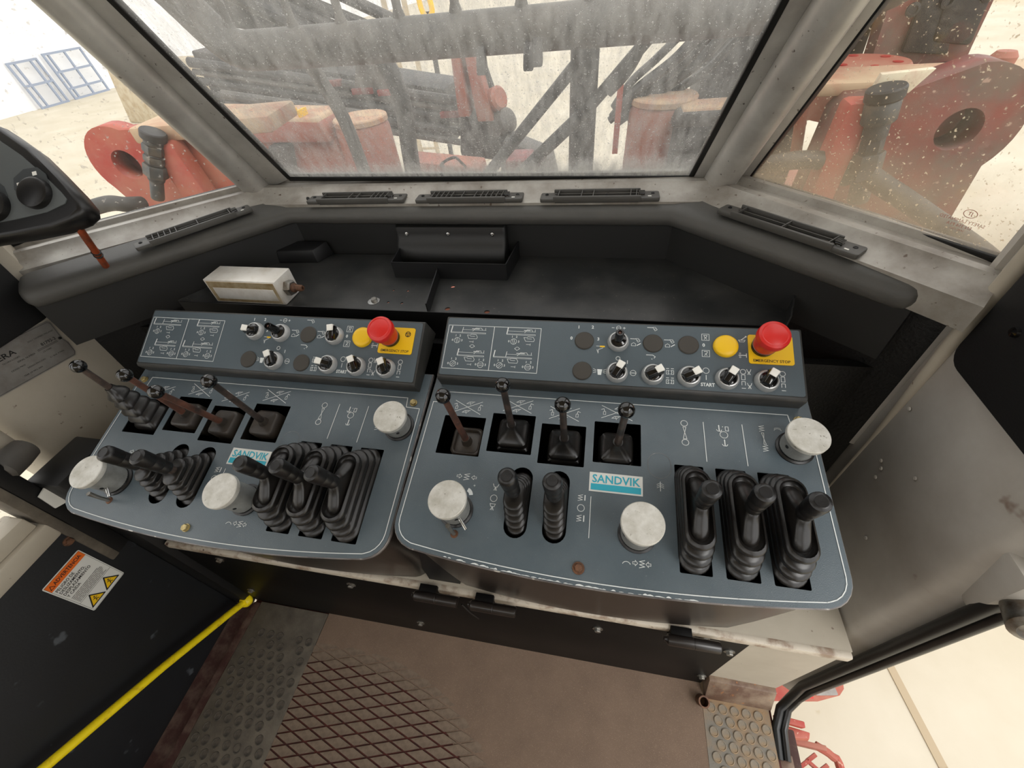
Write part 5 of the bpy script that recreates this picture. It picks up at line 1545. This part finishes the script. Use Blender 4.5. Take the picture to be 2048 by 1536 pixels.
tag(MB().tube(smooth_path([(.80, .63, .80), (.859, .61, .832), (.895, .60, .845), (.945, .60, .848), (1.00, .60, .838), (1.03, .60, .81)], 5), .0165, 14).build('thick_hose', 'hose_black'), 'thick grey hose arching behind the lower left of the right window', 'hose')
tag(MB().tube(smooth_path([(1.000, .50, .858), (1.03, .50, .840), (1.075, .50, .816), (1.15, .50, .774), (1.26, .50, .712), (1.40, .50, .62)], 5), .017, 14).build('thick_hose', 'hose_black'), 'thick black hose running down to the right below the right red lug', 'hose')
tag(MB().tube([(.937, .72, .925), (.965, .72, .80)], .011, 12).build('red_rod', 'red_dusty'), 'short upright red rod left of the right hydraulic fitting', 'rod')
cr = empty('boom_cradle', (1.22, .98, 1.0), 'black and red boom cradle plate at the top of the right window', 'cradle')
o = V((1.22, .98, 1.0))
MB().loft([[V(p) - o for p in ((1.11, 1.0, 1.30), (1.155, 1.0, .925), (1.315, 1.0, .905), (1.350, 1.0, .925), (1.347, 1.0, .95), (1.315, 1.0, 1.30))], [V(p) - o for p in ((1.11, 1.05, 1.30), (1.155, 1.05, .925), (1.315, 1.05, .905), (1.350, 1.05, .925), (1.347, 1.05, .95), (1.315, 1.05, 1.30))]]).build('cradle_plate', 'red_mottled', cr)
MB().hexa([V(p) - o for p in ((1.205, .985, .945), (1.30, .985, .935), (1.30, .998, .935), (1.205, .998, .945), (1.17, .985, 1.30), (1.20, .985, 1.30), (1.20, .998, 1.30), (1.17, .998, 1.30))]).build('cradle_rib', 'machine_black', cr, bevel=.004)
MB().hexa([V(p) - o for p in ((1.255, .98, .96), (1.335, .98, .95), (1.335, .998, .95), (1.255, .998, .96), (1.225, .98, 1.10), (1.315, .98, 1.10), (1.315, .998, 1.10), (1.225, .998, 1.10))]).build('cradle_pad', 'machine_black', cr, bevel=.008)
for x, z in ((1.185, 1.02), (1.245, 1.03), (1.315, 1.035)):
    MB().lathe([(0, 0), (.013, 0), (.013, .004), (.008, .005), (.007, .002), (0, .002)], V((x, .982, z)) - o, (0, -1, 0), 16).build('cradle_bolt', 'machine_black', cr)
MB().hexa([V(p) - o for p in ((1.00, 1.06, .86), (1.17, 1.06, .86), (1.17, 1.20, .86), (1.00, 1.20, .86), (1.00, 1.06, 1.25), (1.14, 1.06, 1.25), (1.14, 1.20, 1.25), (1.00, 1.20, 1.25))]).build('boom_end', 'machine_black', cr, bevel=.02)
MB().bar(V((1.14, .99, .905)) - o, V((1.345, .99, .915)) - o, .06, .014).build('cradle_lip', 'machine_black', cr, bevel=.003)

# ---- far things in the yard
tag(MB().box(11.9, 14.5, 20.0, 20.4, -1.0, -.45).build('yellow_barrier', 'yellow', bevel=.05), 'bright yellow barrier far off at the top right corner', 'barrier')
hk = empty('yellow_reel', (-1.66, 6.0, .80), 'yellow curved hook hanging on a boom far beyond the guard', 'hook')
MB().tube(smooth_path([(-.05, 0, .35), (-.06, 0, .12), (-.03, 0, -.02), (.03, 0, -.05), (.08, 0, 0), (.07, 0, .12), (.02, 0, .30)], 4), .032, 10).build('hook_body', 'yellow', hk)
MB().bar((0, .05, 0), (0, .05, -1.8), .05, .05, (0, 1, 0)).build('hook_post', 'machine_dark', hk)
ld = empty('far_ladder', (-2.0, 6.1, -1.0), 'cream ladder rails standing beyond the guard beside the yellow hook', 'ladder')
for x in (-.13, .13):
    MB().bar((x - .12, 0, 3.0), (x, 0, 0), .05, .05, (0, 1, 0)).build('ladder_rail', 'concrete', ld)
for k in range(9):
    MB().bar((-.13 - .012 * k, 0, .3 + .3 * k), (.13 - .012 * k, 0, .3 + .3 * k), .03, .03).build('rung', 'concrete', ld)

# ---- outside the right doorway: sign plate, red step bracket, expanded metal step
sg = empty('sign_plate', mat4(((.985, -.17, 0), (.17, .985, 0), (0, 0, 1)), (1.222, -.018, -.272)), 'red edged plate with pictogram stickers below the right doorway', 'sign')
MB().prism([(-.16, -.050), (-.02, -.052), (.040, -.040), (.058, -.026), (.092, .070), (-.16, .10)], -.008, 0).build('sign_sheet', 'red_paint', sg)
MB().prism([(-.15, -.012), (.050, -.008), (.078, .066), (-.15, .09)], 0, .0008).build('sign_paper', 'mauve_sign', sg)
MB().prism([(-.075, -.045), (-.030, -.046), (-.030, -.014), (-.075, -.014)], 0, .0010).build('red_field', 'estop_red', sg)
MB().prism(rrect(-.022, .036, -.040, -.012, .004), 0, .0016).build('grey_tag', 'label_plate', sg)
q = Print(.0014, .0012)
q.circ((.020, .014), .0135, .0022)
q.line([(.011, .023), (.029, .005)], .0018)
q.build('prohibition_ring', 'estop_red', sg)
q = Print(.0018, .0010)
q.disc((.020, .019), .002)
q.line([(.020, .017), (.020, .010), (.017, .005)], .0018).line([(.020, .010), (.023, .005)], .0018).line([(.015, .013), (.025, .013)], .0014)
q.line([(-.040, .006), (-.010, .006), (-.025, .028)], .0018, True)
q.line([(-.025, .020), (-.026, .012)], .0016)
q.text('MPa', .010, .010, -.026)
q.build('black_marks', 'black_print', sg)
q = Print(.0013)
q.fill([(-.040, .006), (-.010, .006), (-.025, .028)])
q.build('yellow_triangle', 'yellow', sg)
sb_ = empty('step_bracket', (1.06, -.17, -.12), 'small red step bracket beside the door sill', 'bracket')
MB().hexa([(-.03, -.020, -.02), (.045, -.012, -.02), (.050, .004, -.02), (-.03, .012, -.02), (-.03, -.018, 0), (.040, -.010, 0), (.045, .002, 0), (-.03, .010, 0)]).build('bracket_body', 'red_paint', sb_, bevel=.002)
MB().bar((-.03, .016, .010), (.030, .012, .010), .012, .02).build('bracket_lug', 'red_paint', sb_, bevel=.002)
stp = empty('boarding_step', (1.19, -.28, -.35), 'red expanded metal boarding step below the right doorway', 'step')
MB().bar((-.09, .122, 0), (.04, .118, 0), .012, .03).build('step_edge', 'red_dusty', stp, bevel=.002)
MB().tube(smooth_path([(.02, .122, 0), (.055, .105, 0), (.068, .07, 0), (.072, -.2, 0)], 4), .010, 10).build('step_edge', 'red_paint', stp)
PX, PY = .046, .034
for j in range(-8, 7):
    for i in range(-2, 3):
        x = i * PX + (PX / 2 if j % 2 else 0) - .01
        y = j * PY / 2
        if x < -.09 or x > .05 or y > .10:
            continue
        for s in (1, -1):
            MB().bar((x - PX / 2, y, -.002 * s), (x, y + s * PY / 2, .004), .008, .010).build('mesh_strand', 'red_paint', stp)
